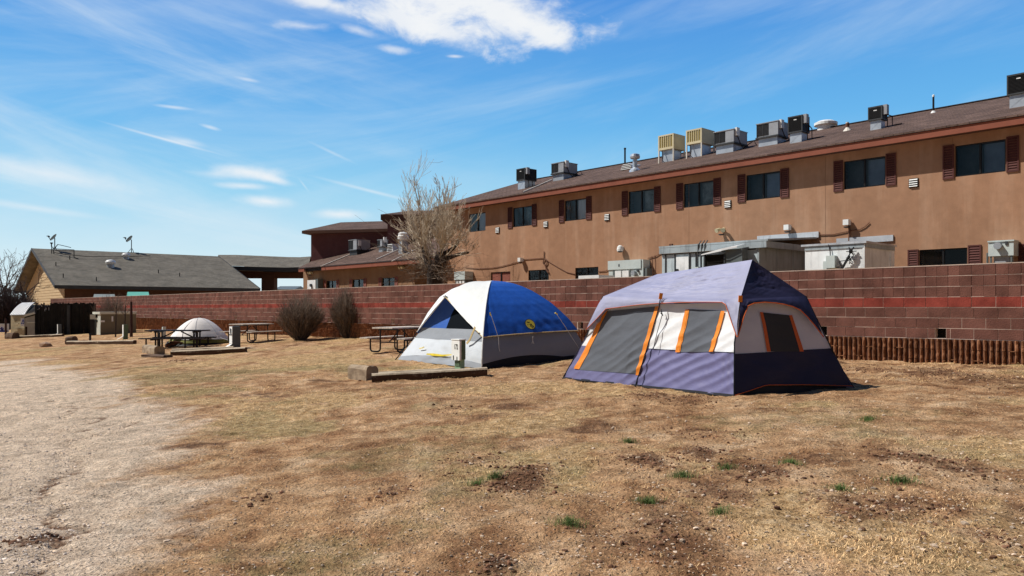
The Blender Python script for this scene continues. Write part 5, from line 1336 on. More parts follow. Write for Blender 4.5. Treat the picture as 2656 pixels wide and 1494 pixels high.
# emblem: yellow disc, dark ring and two dark marks
def fly_uv(x, y):
    best = None
    for i in range(61):
        for j in range(61):
            a = .2+.6*i/60; h = .345+.4*j/60; P = wallpt(N_, Rc, a, h, .07, .07, 21, .018)
            u = UC+F*P.x/P.y; v = VH-F*(P.z-HC)/P.y; e = (u-x)**2+(v-y)**2
            if best is None or e < best[0]: best = (e, a, h)
    return best[1:]
ea, eh = fly_uv(*C2(1922, 560))
EC = wallpt(N_, Rc, ea, eh, .07, .07, 21, .018)
ex = (wallpt(N_, Rc, ea+.02, eh, .07, .07, 21, 0)-wallpt(N_, Rc, ea-.02, eh, .07, .07, 21, 0)).normalized()
ey = (wallpt(N_, Rc, ea, eh+.02, .07, .07, 21, 0)-wallpt(N_, Rc, ea, eh-.02, .07, .07, 21, 0)).normalized(); en = ex.cross(ey).normalized()
if en.dot(CAM0-EC) < 0: en = -en
def disc(r0, r1, off, mats, name, cx=0., cy=0., sx=1., sy=1., rot=0., par=None):
    if name == 'emblem_mark': r0, r1, cx, cy = (q*ER/.165 for q in (r0, r1, cx, cy))
    w = MB(); n = 28; vs = []
    for r in (r0, r1):
        for k in range(n):
            t = 2*math.pi*k/n; x, y = r*sx*math.cos(t), r*sy*math.sin(t); x, y = x*math.cos(rot)-y*math.sin(rot)+cx, x*math.sin(rot)+y*math.cos(rot)+cy
            vs.append(EC+ex*x+ey*y+en*off)
    w.add(vs, [(k, (k+1) % n, n+(k+1) % n, n+k) for k in range(n)]); return w.build(name, mats, par or dome, 'world')
ER = .128
em = disc(0.001, ER, .036, 'yellow', 'emblem')
disc(ER, ER*1.13, .034, 'ink', 'emblem_edge', par=em)
disc(ER*.80, ER*.86, .040, 'trim_yellow', 'emblem_ring', par=em)
disc(.001, .05, .041, 'ink', 'emblem_mark', -.055, .065, 1.25, .35, -.15, par=em)
disc(.001, .05, .041, 'ink', 'emblem_mark', .02, -.005, .95, .38, -.1, par=em)
disc(.028, .055, .041, 'ink', 'emblem_mark', .035, -.075, 1.2, .8, -.3, par=em)
disc(.001, .03, .041, 'ink', 'emblem_mark', -.105, -.02, .9, .3, 0, par=em)
# loose cords, door flap strap, yellow piping on the lower wall
def on_face(x, y, off=.03): 
    P = hit(*C2(x, y), N_, (f2 if False else -f2)); return P
def frontface(x, y):
    nn = nrm; return hit(*C2(x, y), wallpt(N_, Lc, .5, .25, .06), nn)
def rightface(x, y, h=.3):
    n2 = -f1; return hit(*C2(x, y), wallpt(N_, Rc, .5, h, .14), n2)
w = MB()
for pts in ([(1535, 450), (1570, 560), (1612, 690), (1616, 790), (1625, 825)], [(1960, 672), (1958, 720), (1950, 745)], [(1958, 715), (1970, 748)], [(2205, 455), (2290, 580), (2375, 715), (2425, 790)]): w.tube([rightface(*p) for p in pts], .007, 5)
w.build('guy_line', 'cord_white', dome, 'world')
w = MB(); w.bar(rightface(1526, 430, .5), rightface(1530, 465, .5), .03, .02, (0, 1, 0)); w.bar(rightface(2185, 435, .5), rightface(2210, 450, .5), .03, .02, (0, 1, 0)); w.build('line_tab', 'yellow', dome, 'world')
w = MB()
strap = [frontface(x, y) for x, y in ((1375, 580), (1345, 650), (1320, 710), (1290, 745))]
for i in range(3): w.bar(strap[i], strap[i+1], .05, .015, tuple(nrm))
w.build('door_strap', 'trim_yellow', dome, 'world')
w = MB(); F2 = lambda x, y: hit(*C2(x, y), wallpt(N_, Lc, .5, .16, .05), nrm)
top_ = [(885, 845), (950, 845), (1040, 857), (1110, 855), (1155, 852)]; bot_ = [(880, 858), (950, 870), (1040, 875), (1110, 868), (1155, 860)]
w.add([F2(*p) for p in top_]+[F2(*p) for p in bot_], [(i, i+1, 6+i, 5+i) for i in range(4)]); w.tube([F2(*p) for p in ((812, 795), (840, 790), (858, 780))], .012, 5); w.build('door_piping', 'yellow', dome, 'world')

# ------------------------------------------------------------------ small pale dome tent
C3 = lambda x, y: px((340, 780), 4.155, x, y)
S0 = gp(*C3(740, 492)); S1 = gp(*C3(1082, 484)); S2 = gp(*C3(385, 470))
tS = thing('small_tent', 'small pale dome tent with green base behind the dark picnic table', 'tent', S0)
YT = S0.y+1.75
apx = wp(*C3(735, 184), YT)
def tent_shell(name, m, t0, t1, h0, h1, off=0.):
    xl_, xr_ = wp(*C3(378, 470), YT).x, wp(*C3(1084, 480), YT).x
    Rx = (xr_-xl_)/2; Ry = 1.15; cz = wp(700, 897, YT).z; cz = max(cz, gz(apx.x, YT)-.04); H = apx.z-cz; cx = (xl_+xr_)/2
    w = MB()
    def fn(a, b):
        t = t0+(t1-t0)*a; h = h0+(h1-h0)*b
        r = max(0, 1-h)**.52 if h < .999 else 0
        fac = 1+.05*math.cos(4*t+.6)*r                     # pole ribs
        X = cx+(Rx*r*fac+off)*math.cos(t)+(apx.x-cx)*h*.9; Y_ = YT+(Ry*r*fac+off)*math.sin(t)
        return Vector((X, Y_, cz+H*h+.018*(fb1(a*6, b*9-a*3, 77, 3)-.5)*(1-h)))
    w.grid(fn, 48, 30); return w.build(name, m, tS, 'world', True)
PI = math.pi
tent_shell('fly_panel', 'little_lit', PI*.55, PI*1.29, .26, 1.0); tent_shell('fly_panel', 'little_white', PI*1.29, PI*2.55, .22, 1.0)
tent_shell('green_band', 'little_green', PI*1.29, PI*2.55, .10, .23, -.01); tent_shell('groundsheet', 'tub_black', 0, 2*PI, 0, .12, -.03); tent_shell('inner_wall', 'little_green', PI*.55, PI*1.29, .1, .3, -.06)
w = MB(); w.tube([Vector((apx.x, apx.y, apx.z+.01)).lerp(wp(*C3(560, 320), YT-.75), t)+UPV*(.10*math.sin(PI*t)) for t in (0, .25, .5, .75, 1)]+[wp(*C3(548, 410), YT-1.02)], .012, 5); w.build('seam', 'little_white', tS, 'world')
def shell_pt(t, h, off):
    xl_, xr_ = wp(*C3(378, 470), YT).x, wp(*C3(1084, 480), YT).x; cz = max(wp(700, 897, YT).z, gz(apx.x, YT)-.04); r = max(0, 1-h)**.52; fac = 1+.05*math.cos(4*t+.6)*r; cx = (xl_+xr_)/2
    return Vector((cx+((xr_-xl_)/2*r*fac+off)*math.cos(t)+(apx.x-cx)*h*.9, YT+(1.15*r*fac+off)*math.sin(t), cz+(apx.z-cz)*h+off*.5))
for t_ in (PI*1.52, PI*1.80):
    w = MB(); w.tube([shell_pt(t_+.10*math.sin(h*3), h, .012) for h in [.22+.75*i/20 for i in range(21)]], .005, 5); w.build('seam', 'dome_grey_mid', tS, 'world')
w = MB(); w.tube([shell_pt(PI*(1.29+1.1*i/40), .225, .012) for i in range(41)], .006, 5); w.build('hem', 'dome_grey_mid', tS, 'world')
for t_, d_ in ((PI*1.35, -.9), (PI*1.85, .9)):
    a_ = shell_pt(t_, .28, .01); b_ = a_+Vector((d_, -.5, 0)); b_.z = gz(b_.x, b_.y); w = MB(); w.tube([a_, b_], .007, 5); w.build('guy_line', 'cord_white', tS, 'world')
# dark ribbed vestibule mesh under the table
w = MB(); k = MB()
for i in range(6):
    q = [wp(*C3(x, y), YT-1.1) for x, y in ((372+i*4, 500-i*2-0), (400+i*22, 440+i*3), (470+i*16, 436+i*4), (560, 450+i*6))]
    k.tube(q, .012, 5)
w.grid(lambda a, b: wp(*C3(366+200*a, 520-(84*math.sin(PI*(.18+.62*a)))*b), YT-1.05+.02*b), 16, 6); w.build('vestibule', 'tub_black', tS, 'world'); k.build('vestibule_ribs', 'rust', tS, 'world')
# ------------------------------------------------------------------ campsite furniture
def build_table(name, label, loc, rz, L_, wood, sides=(-1, 1), zt=.75):
    t = thing(name, label, 'picnic table', loc, rz, group='picnic tables on the camping pitches')
    m = MB()
    for i in range(5): y = -.36+i*.145; m.box(-L_/2, y, zt-.04, L_/2, y+.138, zt+random.uniform(-.002, .002))
    m.build('tabletop', wood, t, 'local')
    for s in (-1, 1):
        m = MB()
        for i in range(2): y = s*.66-.135+i*.138; m.box(-L_/2-.02, y, zt*.6-.04, L_/2+.02, y+.132, zt*.6)
        m.build('bench', wood, t, 'local')
    zb = zt*.6-.045; X = L_*.33
    for sx in (-1, 1):
        m = MB()
        for s in (-1, 1):      # U-shaped pipe: bench bearer, foot on the ground, post to the tabletop
            c = []
            for a in range(7): th = a/6*PI/2; c.append((sx*X, s*(.66-.10+.10*math.cos(th)), .03+.10-.10*math.sin(th)))
            d_ = [(sx*X, s*(.30+.10-.10*math.sin(th)), .03+.10-.10*math.cos(th)) for th in [a/6*PI/2 for a in range(7)]]
            m.tube([(sx*X, s*.66, zb)]+c+d_+[(sx*X, s*.30, zt-.07)], .024, 8)
        m.bar((sx*X, -.34, zt-.065), (sx*X, .34, zt-.065), .045, .05); m.bar((sx*X, -.62, zb-.01), (sx*X, -.33, zb-.01), .04, .03); m.bar((sx*X, .33, zb-.01), (sx*X, .62, zb-.01), .04, .03)
        m.build('pipe_leg', 'pipe_black', t, 'local')
    m = MB(); m.tube([(-X+.02, 0, zb*.75), (-.06, 0, zt-.09)], .018, 6); m.tube([(X-.02, 0, zb*.75), (.06, 0, zt-.09)], .018, 6); m.bar((-X, -.30, zb*.75), (-X, .30, zb*.75), .03, .03); m.bar((X, -.30, zb*.75), (X, .30, zb*.75), .03, .03); m.build('brace', 'pipe_black', t, 'local')
    return t
def build_plank(name, label, loc, rz, L_, wood):   # heavier table on straight post pairs
    t = thing(name, label, 'picnic table', loc, rz, group='picnic tables on the camping pitches'); zt = .70
    m = MB()
    for i in range(5): y = -.36+i*.145; m.box(-L_/2, y, zt-.045, L_/2, y+.138, zt)
    m.build('tabletop', wood, t, 'local')
    for s in (-1, 1):
        m = MB()
        for i in range(2): y = s*.68-.135+i*.138; m.box(-L_/2-.05, y, .36, L_/2+.10, y+.132, .405)
        m.build('bench', wood, t, 'local')
    for sx in (-1, 1):
        m = MB(); X = sx*L_*.32
        for s in (-1, 1):
            m.bar((X-.05, s*.20, 0), (X-.05, s*.20, zt-.05), .05, .05, (0, 1, 0)); m.bar((X+.05, s*.20, 0), (X+.05, s*.20, zt-.05), .05, .05, (0, 1, 0))
            for q in (-.22, .22): m.bar((X+q, s*.68, 0), (X+q, s*.68, .36), .045, .045, (0, 1, 0))
        m.bar((X, -.36, zt-.075), (X, .36, zt-.075), .12, .05); m.bar((X, -.74, .335), (X, .74, .335), .10, .045)
        m.build('leg_frame', wood, t, 'local')
    for s in (-1, 1):
        m = MB(); m.bar((s*L_*.30, 0, .36), (s*.12, 0, zt-.06), .045, .045, (0, 1, 0)); m.build('brace', wood, t, 'local')
    return t
g = gp(*C3(445, 512)); build_plank('picnic_table', 'dark brown picnic table standing in front of the small pale tent', Vector((g.x+.02, g.y+.45, g.z)), R(4), 2.28, 'table_dark')
g = gp(*C3(1275, 448)); build_table('picnic_table', 'pale topped picnic table between the grey pedestal and the left bush', g+Vector((.0, .3, 0)), R(68), 1.85, 'table_white')
g = gp(*C2(560, 835)); build_table('picnic_table', 'pale topped picnic table beside the left edge of the blue dome tent', g+Vector((.15, .25, 0)), R(63), 1.85, 'table_white')

def text_mesh(s, size, name, m, parent, M, sx=.75):
    cu = bpy.data.curves.new('txt', 'FONT'); cu.body = s; cu.size = size; cu.align_x = 'CENTER'; cu.align_y = 'CENTER'; cu.extrude = .0015; cu.offset = .006*size/.1*0.25
    ob = bpy.data.objects.new('txt', cu); COL.objects.link(ob); bpy.context.view_layer.update()
    me = bpy.data.meshes.new_from_object(ob.evaluated_get(bpy.context.evaluated_depsgraph_get())); bpy.data.objects.remove(ob); bpy.data.curves.remove(cu)
    me.transform(M @ Matrix.Diagonal((sx, 1, 1, 1))); me.name = name; me.materials.clear(); me.materials.append(MATS[m])
    o = bpy.data.objects.new(name, me); COL.objects.link(o); o.parent = parent; WM[o.name] = WM[parent.name]
    return o
# numbered hookup pedestal: face turned to the left-front
C6 = lambda x, y: (1150+x/9.66, 840+y/9.66)
g = gp(*C6(400, 1172)); s_ = g.y*1.0/F
yaw = math.radians(-50)
ped = thing('hookup_pedestal', 'green hookup pedestal with a white face numbered 172 before the blue tent', 'pedestal', g, yaw)
k = g.y/F/9.66                                            # metres per crop pixel
wf, wd, zt_, zm_ = .262, .125, (1172-395)*k, (1172-890)*k
m = MB(); m.box(-wf*.38, -wd*.40, -.1, wf*.40, wd*.5, zm_+.02); m.build('post', 'post_green', ped, 'local')
m = MB(); m.box(-wf*.30, -wd*.40-.012, .10, wf*.34, -wd*.40-.001, zm_-.01); m.build('post_panel', 'post_green_dark', ped, 'local')
m = MB(); m.box(-wf*.5, -wd*.42, zm_, wf*.5, wd*.55, zt_); m.build('cabinet', 'post_green_dark', ped, 'local')
def rounded(mb, x0, z0, x1, z1, y0, y1, r, n=5):
    pts = []
    for cx, cz, a0 in ((x1-r, z1-r, 0), (x0+r, z1-r, 90), (x0+r, z0+r, 180), (x1-r, z0+r, 270)):
        for i in range(n+1): a = R(a0+90*i/n); pts.append((cx+r*math.cos(a), cz+r*math.sin(a)))
    N = len(pts); mb.add([(x, y0, z) for x, z in pts]+[(x, y1, z) for x, z in pts], [tuple(reversed(range(N))), tuple(range(N, 2*N))]+[(i, (i+1) % N, N+(i+1) % N, N+i) for i in range(N)])
m = MB(); rounded(m, -wf*.56, zm_-.012, wf*.56, zt_-.01, -wd*.42-.05, -wd*.42-.002, .02); fc = m.build('face_plate', 'post_face', ped, 'local')
m = MB(); m.box(-wf*.58, -wd*.42-.06, zt_-.006, wf*.56, wd*.57, zt_+.014); m.build('cap', 'post_face', ped, 'local')
yf = -wd*.42-.052
text_mesh('172', .155, 'number', 'ink', fc, Matrix.Translation((.022, yf, zt_-.155)) @ Matrix.Rotation(R(90), 4, 'X'), .62)
m = MB(); m.box(-.085, yf-.004, zt_-.44, -.060, yf+.001, zt_-.34); m.build('latch', 'ink', fc, 'local'); m = MB(); m.box(.045, yf-.004, zt_-.46, .068, yf+.001, zt_-.36); m.build('latch', 'ink', fc, 'local')

def pedestal(pu, pv, pt, wpx, label, lean=0., cm='post_grey', face=True, brd=True):
    g = gp(pu, pv); k = g.y/F; h = (pv-pt)*k; w_ = wpx*k; yaw = R(-50)
    t = thing('hookup_pedestal', label, 'pedestal', g, yaw)
    o = Vector((lean*h, 0, 0))
    m = MB(); a, b = w_*.36, w_*.36
    m.add([(-a, -b, -.1), (a, -b, -.1), (a, b, -.1), (-a, b, -.1)]+[Vector((x, y, h))+o for x, y in ((-a, -b), (a, -b), (a, b), (-a, b))], [(3, 2, 1, 0), (4, 5, 6, 7), (0, 1, 5, 4), (1, 2, 6, 5), (2, 3, 7, 6), (3, 0, 4, 7)]); m.build('post', cm, t, 'local')
    if face:
        m = MB(); z0 = h*.22
        m.add([Vector((x, -b-.02, z))+o*(z/h) for z in (z0, h-.01) for x in (-a, a*.9)]+[Vector((x, -b-.002, z))+o*(z/h) for z in (z0, h-.01) for x in (-a, a*.9)], [(0, 1, 3, 2), (4, 6, 7, 5), (0, 2, 6, 4), (1, 5, 7, 3), (2, 3, 7, 6), (0, 4, 5, 1)])
        f = m.build('face_plate', 'post_face', t, 'local')
        if brd:
            m = MB()
            for x, z, s in ((-.3, .86, .09), (.25, .80, .13), (-.2, .74, .12), (.3, .70, .08)): m.box(a*x-.03, -b-.024, h*z-s/2, a*x+.035, -b-.0201, h*z+s/2)
            m.build('marking', 'ink', f, 'local')
            m = MB(); m.box(-a*.95, -b-.03, h*.60, a*.85, -b-.0205, h*.645); m.build('hinge', 'dark_metal', f, 'local')
        m = MB(); m.add([(-a, -b-.01, z0*.9), (a*.6, -b-.01, z0*.9), (a*.9, -b-.42*h, -.0), (-a*.9, -b-.38*h, .0)], [(0, 1, 2, 3)]); m.build('flap', 'post_face', t, 'local')
    return t
pedestal(*C3(1122, 515), C3(0, 275)[1], 28, 'grey pedestal with a marked white face right of the small pale tent')
C4 = lambda x, y: (x/6.779, 760+y/6.779)
pedestal(*C4(2205, 812), C4(0, 555)[1], 14, 'green pedestal with white side at the end of the short timber', 0.0, 'post_green_dark', True, False)
pedestal(*C4(1050, 748), C4(0, 548)[1], 11, 'leaning grey pedestal in front of the dark slatted fence', -.10, 'post_grey', True, False)
pedestal(*C3(352, 385), C3(0, 282)[1], 11, 'grey pedestal peeping out behind the dark picnic table', .08, 'panel_paint', False)
m = MB(); g = gp(*C4(1585, 855)); k = g.y/F/6.779; m.tube([g-UPV*.1, g+UPV*(125*k)], 18*k, 10); m.tube([g+UPV*(125*k), g+UPV*(145*k)], 24*k, 10)
solo('black_stub_pipe', m, 'black_paint', 'short black standpipe behind the short timber', 'pipe', g, 'world')

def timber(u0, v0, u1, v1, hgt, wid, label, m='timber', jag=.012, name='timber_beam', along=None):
    a, b = gp(u0, v0), gp(u1, v1)
    if along: b = a+Vector((.62, -.78, 0))*along; b.z = gz(b.x, b.y)
    d = b-a; Ln = d.length; d = d.normalized(); sd = d.cross(UPV).normalized(); up = sd.cross(d).normalized()
    mb = MB(); n = max(6, int(Ln/.07)); prof_ = [(-.5, -.2), (-.52, .3), (-.5, .72), (-.40, .93), (-.2, 1.0), (.0, 1.01), (.2, 1.0), (.40, .93), (.5, .72), (.52, .3), (.5, -.2)]; K = len(prof_); vs = []
    sag_ = random.uniform(.01, .03)
    for i in range(n+1):
        t = i/n
        for j, (x, z) in enumerate(prof_):
            r = jag*2*(fb1(t*Ln*2.2+j*.31, j*.9+u0*.1, 91, 3)-.5)
            vs.append(a+d*(Ln*t+(.02*(fb1(j*.7, u0, 3, 2)-.5) if i in (0, n) else 0))+sd*(x*wid+r)+up*(z*hgt+r*1.2*(z > .5)-.012*math.sin(PI*t)*sag_*40*.3))
    fs_ = [(i*K+j, i*K+(j+1) % K, (i+1)*K+(j+1) % K, (i+1)*K+j) for i in range(n) for j in range(K)]+[tuple(reversed(range(K))), tuple(range(n*K, n*K+K))]
    mb.add(vs, fs_)
    return solo(name, mb, m, label, 'timber', (a+b)/2, 'world', group='weathered landscape timbers')
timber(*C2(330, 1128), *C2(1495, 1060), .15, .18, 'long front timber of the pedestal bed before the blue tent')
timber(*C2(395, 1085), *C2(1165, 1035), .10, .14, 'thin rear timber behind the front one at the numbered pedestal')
timber(*C2(150, 1088), *C2(385, 1118), .27, .27, 'thick short weathered block at the left end of the bed by the numbered pedestal', 'log', jag=.02, name='bumper_block', along=.80)
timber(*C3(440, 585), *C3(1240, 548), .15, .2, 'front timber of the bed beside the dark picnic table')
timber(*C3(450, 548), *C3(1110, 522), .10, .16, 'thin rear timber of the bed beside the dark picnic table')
timber(*C3(172, 556), *C3(430, 590), .27, .34, 'thick weathered log block in front of the dark picnic table', 'log', jag=.03, name='bumper_block', along=1.75)
timber(*C3(158, 600), *C3(400, 606), .07, .32, 'dark flat sleeper under the log block by the dark picnic table', 'timber_dark', .03)
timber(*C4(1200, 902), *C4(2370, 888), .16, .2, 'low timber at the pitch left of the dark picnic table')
timber(*C4(1195, 890), *C4(1325, 885), .32, .3, 'dark broken stump at the left end of the low timber', 'timber_dark', .06, 'bumper_block')
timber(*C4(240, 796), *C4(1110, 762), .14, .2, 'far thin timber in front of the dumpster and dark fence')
timber(*C4(150, 800), *C4(280, 800), .33, .4, 'dark rotten stump at the left end of the far thin timber', 'timber_dark', .06, 'bumper_block')
# rock
g = gp(*C4(800, 945)); k = g.y/F/6.779; mb = MB(); o_ = []
for p_ in IV: o_.append(g+Vector((p_[0]*118*k*(1+.25*random.uniform(-1, 1)), p_[1]*90*k, 30*k+p_[2]*62*k*(1+.3*random.uniform(-1, 1)))))
mb.add(o_, [tuple(f) for f in IF.tolist()]); solo('boulder', mb, 'rock', 'tan boulder on the grass left of the low timber', 'rock', g, 'world')

# ------------------------------------------------------------------ dumpster corner and utility box
g0 = gp(*C4(620, 765)); YD = g0.y
def dp(x, y, dy=0.): return wp(*C4(x, y), YD+dy)
fen = thing('slat_fence', 'dark wooden slat screen with white worn tips beside the dumpster', 'fence', dp(1040, 765))
x = 612; m = MB(); tip = MB(); zb = dp(0, 770).z
while x < 1475:
    t_ = 178+random.uniform(-4, 6); a, b = dp(x, t_), dp(x+17, t_); hy = random.uniform(-.02, .02)+(x-612)/860*1.2
    if x < 810 and random.random() < .8:
        zt2 = a.z-.35*random.random(); m.box(a.x, YD+hy, zb, b.x, YD+hy+.06, zt2); tip.box(a.x+.01, YD+hy-.01, zt2-.16*random.random()-.05, b.x-.03, YD+hy-.002, zt2-.03)
    else: m.box(a.x, YD+hy, zb, b.x, YD+hy+.06, a.z+random.uniform(-.03, .05))
    x += 19.5
m.build('slats', 'fence_dark', fen, 'world'); tip.build('worn_tips', 'lid_white', fen, 'world')
m = MB(); a, b = dp(612, 300), dp(1475, 300); m.bar(a+Vector((0, .1, 0)), b+Vector((0, 1.3, 0)), .08, .12); a, b = dp(612, 650), dp(1475, 650); m.bar(a+Vector((0, .1, 0)), b+Vector((0, 1.3, 0)), .08, .12); m.build('rail', 'black_paint', fen, 'world')
m = MB(); a = dp(1115, 215, 0); m.box(a.x-.09, YD+.50, zb, a.x+.09, YD+.56, a.z); m.build('grey_batten', 'dark_metal', fen, 'world')
m = MB(); a, b = dp(612, 180), dp(648, 180); m.box(a.x, YD-.02, zb, b.x, YD+1.6, a.z-.1); m.build('end_post', 'black_paint', fen, 'world')
# dumpster: tan front, ribbed white lid sloping to the front, grey side bin
du = thing('dumpster', 'tan dumpster with a ribbed white lid in front of the bare trees at left', 'dumpster', dp(320, 760))
m = MB(); P = lambda x, y, d: dp(x, y, d)
m.add([P(190, 755, .4), P(430, 755, 0), P(430, 395, 0), P(190, 395, .4), P(250, 750, 1.6), P(640, 750, 1.4), P(640, 200, 1.4), P(400, 190, 1.9)], [(0, 1, 2, 3), (1, 5, 6, 2), (4, 7, 6, 5), (0, 3, 7, 4), (3, 2, 6, 7)]); m.build('bin', 'dumpster', du, 'world')
m = MB(); a0, a1, b0, b1 = P(175, 392, .3), P(435, 388, -.1), P(395, 178, 1.8), P(618, 172, 1.3)
def lidpt(s, t, z=0.): return (a0.lerp(a1, s)).lerp(b0.lerp(b1, s), t)+UPV*(z+.10*math.sin(PI*t))
n = 14
m.grid(lambda a, b: lidpt(a, b, 0), 12, 8); m.build('lid', 'lid_dark', du, 'world')
m = MB()
for i in range(9):
    s0 = i/9; m.grid(lambda a, b: lidpt(s0+a*.066, b, .035), 1, 8)
m.build('lid_ribs', 'lid_white', du, 'world')
m = MB(); m.quad(P(360, 575, -.08), P(430, 590, -.08), P(430, 450, -.08), P(365, 440, -.08)); sg = m.build('sign', 'sign_white', du, 'world')
m = MB(); m.add([P(384, 505, -.11), P(424, 505, -.11), P(404, 455, -.11)], [(0, 1, 2)]); m.build('sign_triangle', 'sign_blue', sg, 'world')
m = MB()
for i in range(2): m.quad(P(373+i*27, 545, -.11), P(392+i*27, 545, -.11), P(392+i*27, 522, -.11), P(373+i*27, 522, -.11))
m.build('sign_lettering', 'sign_blue', sg, 'world')
m = MB(); m.bar(P(200, 485, .2), P(260, 490, .1), .05, .07); m.bar(P(230, 550, .2), P(330, 540, -.05), .05, .06); m.bar(P(195, 630, .3), P(420, 630, -.03), .04, .05); m.build('rib_bar', 'dumpster', du, 'world')
gb = thing('grey_bin', 'grey sloped-top bin squeezed between the dumpster and dark slat screen', 'bin', dp(540, 768))
m = MB(); m.add([P(480, 768, -.25), P(612, 768, -.25), P(612, 355, -.25), P(440, 405, -.25), P(440, 590, -.25), P(480, 592, -.25)], [(0, 1, 2, 3, 4, 5)]); m.add([P(440, 405, -.25), P(612, 355, -.25), P(640, 345, .6), P(470, 392, .6)], [(0, 1, 2, 3)]); m.build('bin', 'dumpster_grey', gb, 'world')
m = MB(); m.bar(P(432, 400, -.3), P(612, 350, -.3), .06, .12); m.bar(P(480, 520, -.3), P(612, 516, -.3), .04, .06); m.build('rim', 'utility_lit', gb, 'world')
m = MB(); m.bar(P(440, 425, -.28), P(610, 378, -.28), .03, .10); m.build('painted_rim_shadow', 'black_paint', gb, 'world')  # black bar painted in as the shadow under the rim
for (xa, xb, y0, y1, lb) in ((85, 118, 450, 755, 'dark brown bollard left of the dumpster'), (442, 481, 455, 770, 'dark brown bollard in front of the dumpster')):
    g = gp(*C4((xa+xb)/2, y1)); k = g.y/F/6.779; m = MB(); r_ = (xb-xa)/2*k
    m.lathe(g-UPV*.1, [(r_, 0), (r_, (y1-y0)*k+.06), (r_*.8, (y1-y0)*k+.1)], 12); solo('bollard', m, 'post_brown', lb, 'bollard', g, 'world', group='dark brown bollards by the dumpster')
sgn = thing('banner_board', 'low white board with blue marks behind the leftmost bollard', 'board', dp(20, 690, 3)); 
m = MB(); a, b = dp(-40, 690, 3), dp(150, 540, 3); m.box(a.x, YD+3, a.z, b.x, YD+3.06, b.z); m.build('board', 'sign_white', sgn, 'world')
m = MB()
for (x0, y0, x1, y1) in ((-30, 655, 125, 690), (20, 600, 35, 660), (-10, 620, 60, 632), (42, 630, 52, 668)): a, b = dp(x0, y1, 2.97), dp(x1, y0, 2.97); m.box(a.x, YD+2.96, a.z, b.x, YD+2.998, b.z)
m.build('blue_marks', 'sign_blue', sgn, 'world')
# utility box
g = gp(*C4(1770, 738)); k = g.y/F/6.779; ub = thing('utility_box', 'large tan utility cabinet behind thin bare trunks', 'utility box', g)
Yu = g.y
U = lambda x, y, d=0.: wp(*C4(x, y), Yu+d)
zb = g.z-.1
def up_(x, y, d=0.): p = U(x, y, d); return p
m = MB(); a, b = U(1768, 372), U(2320, 365); 
m.add([Vector((a.x, Yu, zb)), Vector((b.x, Yu+.5, zb)), Vector((b.x, Yu+.5, a.z)), Vector((a.x, Yu, a.z))], [(0, 1, 2, 3)]); m.build('front_door', 'utility_shaded', ub, 'world')
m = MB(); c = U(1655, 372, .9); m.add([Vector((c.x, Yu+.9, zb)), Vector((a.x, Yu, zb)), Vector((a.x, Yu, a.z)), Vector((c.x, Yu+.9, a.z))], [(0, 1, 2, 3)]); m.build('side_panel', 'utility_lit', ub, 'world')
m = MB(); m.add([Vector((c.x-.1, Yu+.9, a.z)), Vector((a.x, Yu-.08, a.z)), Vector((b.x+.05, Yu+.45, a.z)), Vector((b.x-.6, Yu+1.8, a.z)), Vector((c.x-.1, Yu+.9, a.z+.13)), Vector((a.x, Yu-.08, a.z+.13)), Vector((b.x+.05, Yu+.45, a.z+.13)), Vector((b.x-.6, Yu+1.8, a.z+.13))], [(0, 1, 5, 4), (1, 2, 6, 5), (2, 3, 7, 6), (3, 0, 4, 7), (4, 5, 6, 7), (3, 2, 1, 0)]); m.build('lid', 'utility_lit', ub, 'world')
m = MB(); q = U(1632, 460, .8); q1 = U(1700, 380, .5); m.box(q.x, Yu+.5, q.z, q1.x, Yu+.85, q1.z); m.build('side_hood', 'utility_lit', ub, 'world')
m = MB(); 
for (x, y, h) in ((1700, 405, 60), (1708, 495, 45)): q = U(x, y, .42); m.box(q.x-.05, q.y-.03, q.z-h*k/2, q.x+.06, q.y, q.z+h*k/2)
m.build('latch', 'black_paint', ub, 'world')
m = MB(); q = U(1805, 497, -.02); m.box(q.x-.12, q.y-.02, q.z-.05, q.x+.12, q.y-.004, q.z+.05); q = U(1980, 455, .14); m.box(q.x-.05, q.y-.02, q.z-.15, q.x+.05, q.y-.01, q.z+.15); m.build('plate', 'sign_white', ub, 'world')
m = MB(); g = gp(*C4(1642, 745)); m.box(g.x-.13, g.y-.1, g.z-.1, g.x+.13, g.y+.1, g.z+280*k); solo('black_post', m, 'black_paint', 'short black post at the left side of the tan utility cabinet', 'post', g, 'world')
m = MB(); g = gp(*C4(2308, 770)); k2 = g.y/F/6.779; m.tube([g-UPV*.1, g+UPV*(620*k2)], [28*k2, 20*k2], 8); solo('wooden_post', m, 'post_brown', 'tall dark wooden post right of the tan utility cabinet', 'post', g, 'world')
# white bag by the bushes
C7 = lambda x, y: (840+x/20.7, 820+y/20.7)
g = gp(*C7(175, 1035)); k = g.y/F/20.7; mb = MB()
pr = [(118, 0), (112, 60), (92, 130), (76, 200), (84, 250), (90, 280)]
mb.lathe(g, [(r_*k, z*k) for r_, z in pr], 12)
mb.v = [(x+.02*random.uniform(-1, 1), y+.02*random.uniform(-1, 1), z+.012*random.uniform(-1, 1)) for x, y, z in mb.v]
solo('white_bag', mb, 'lid_white', 'crumpled white bag at the wall foot between the two bare bushes', 'bag', g, 'world')

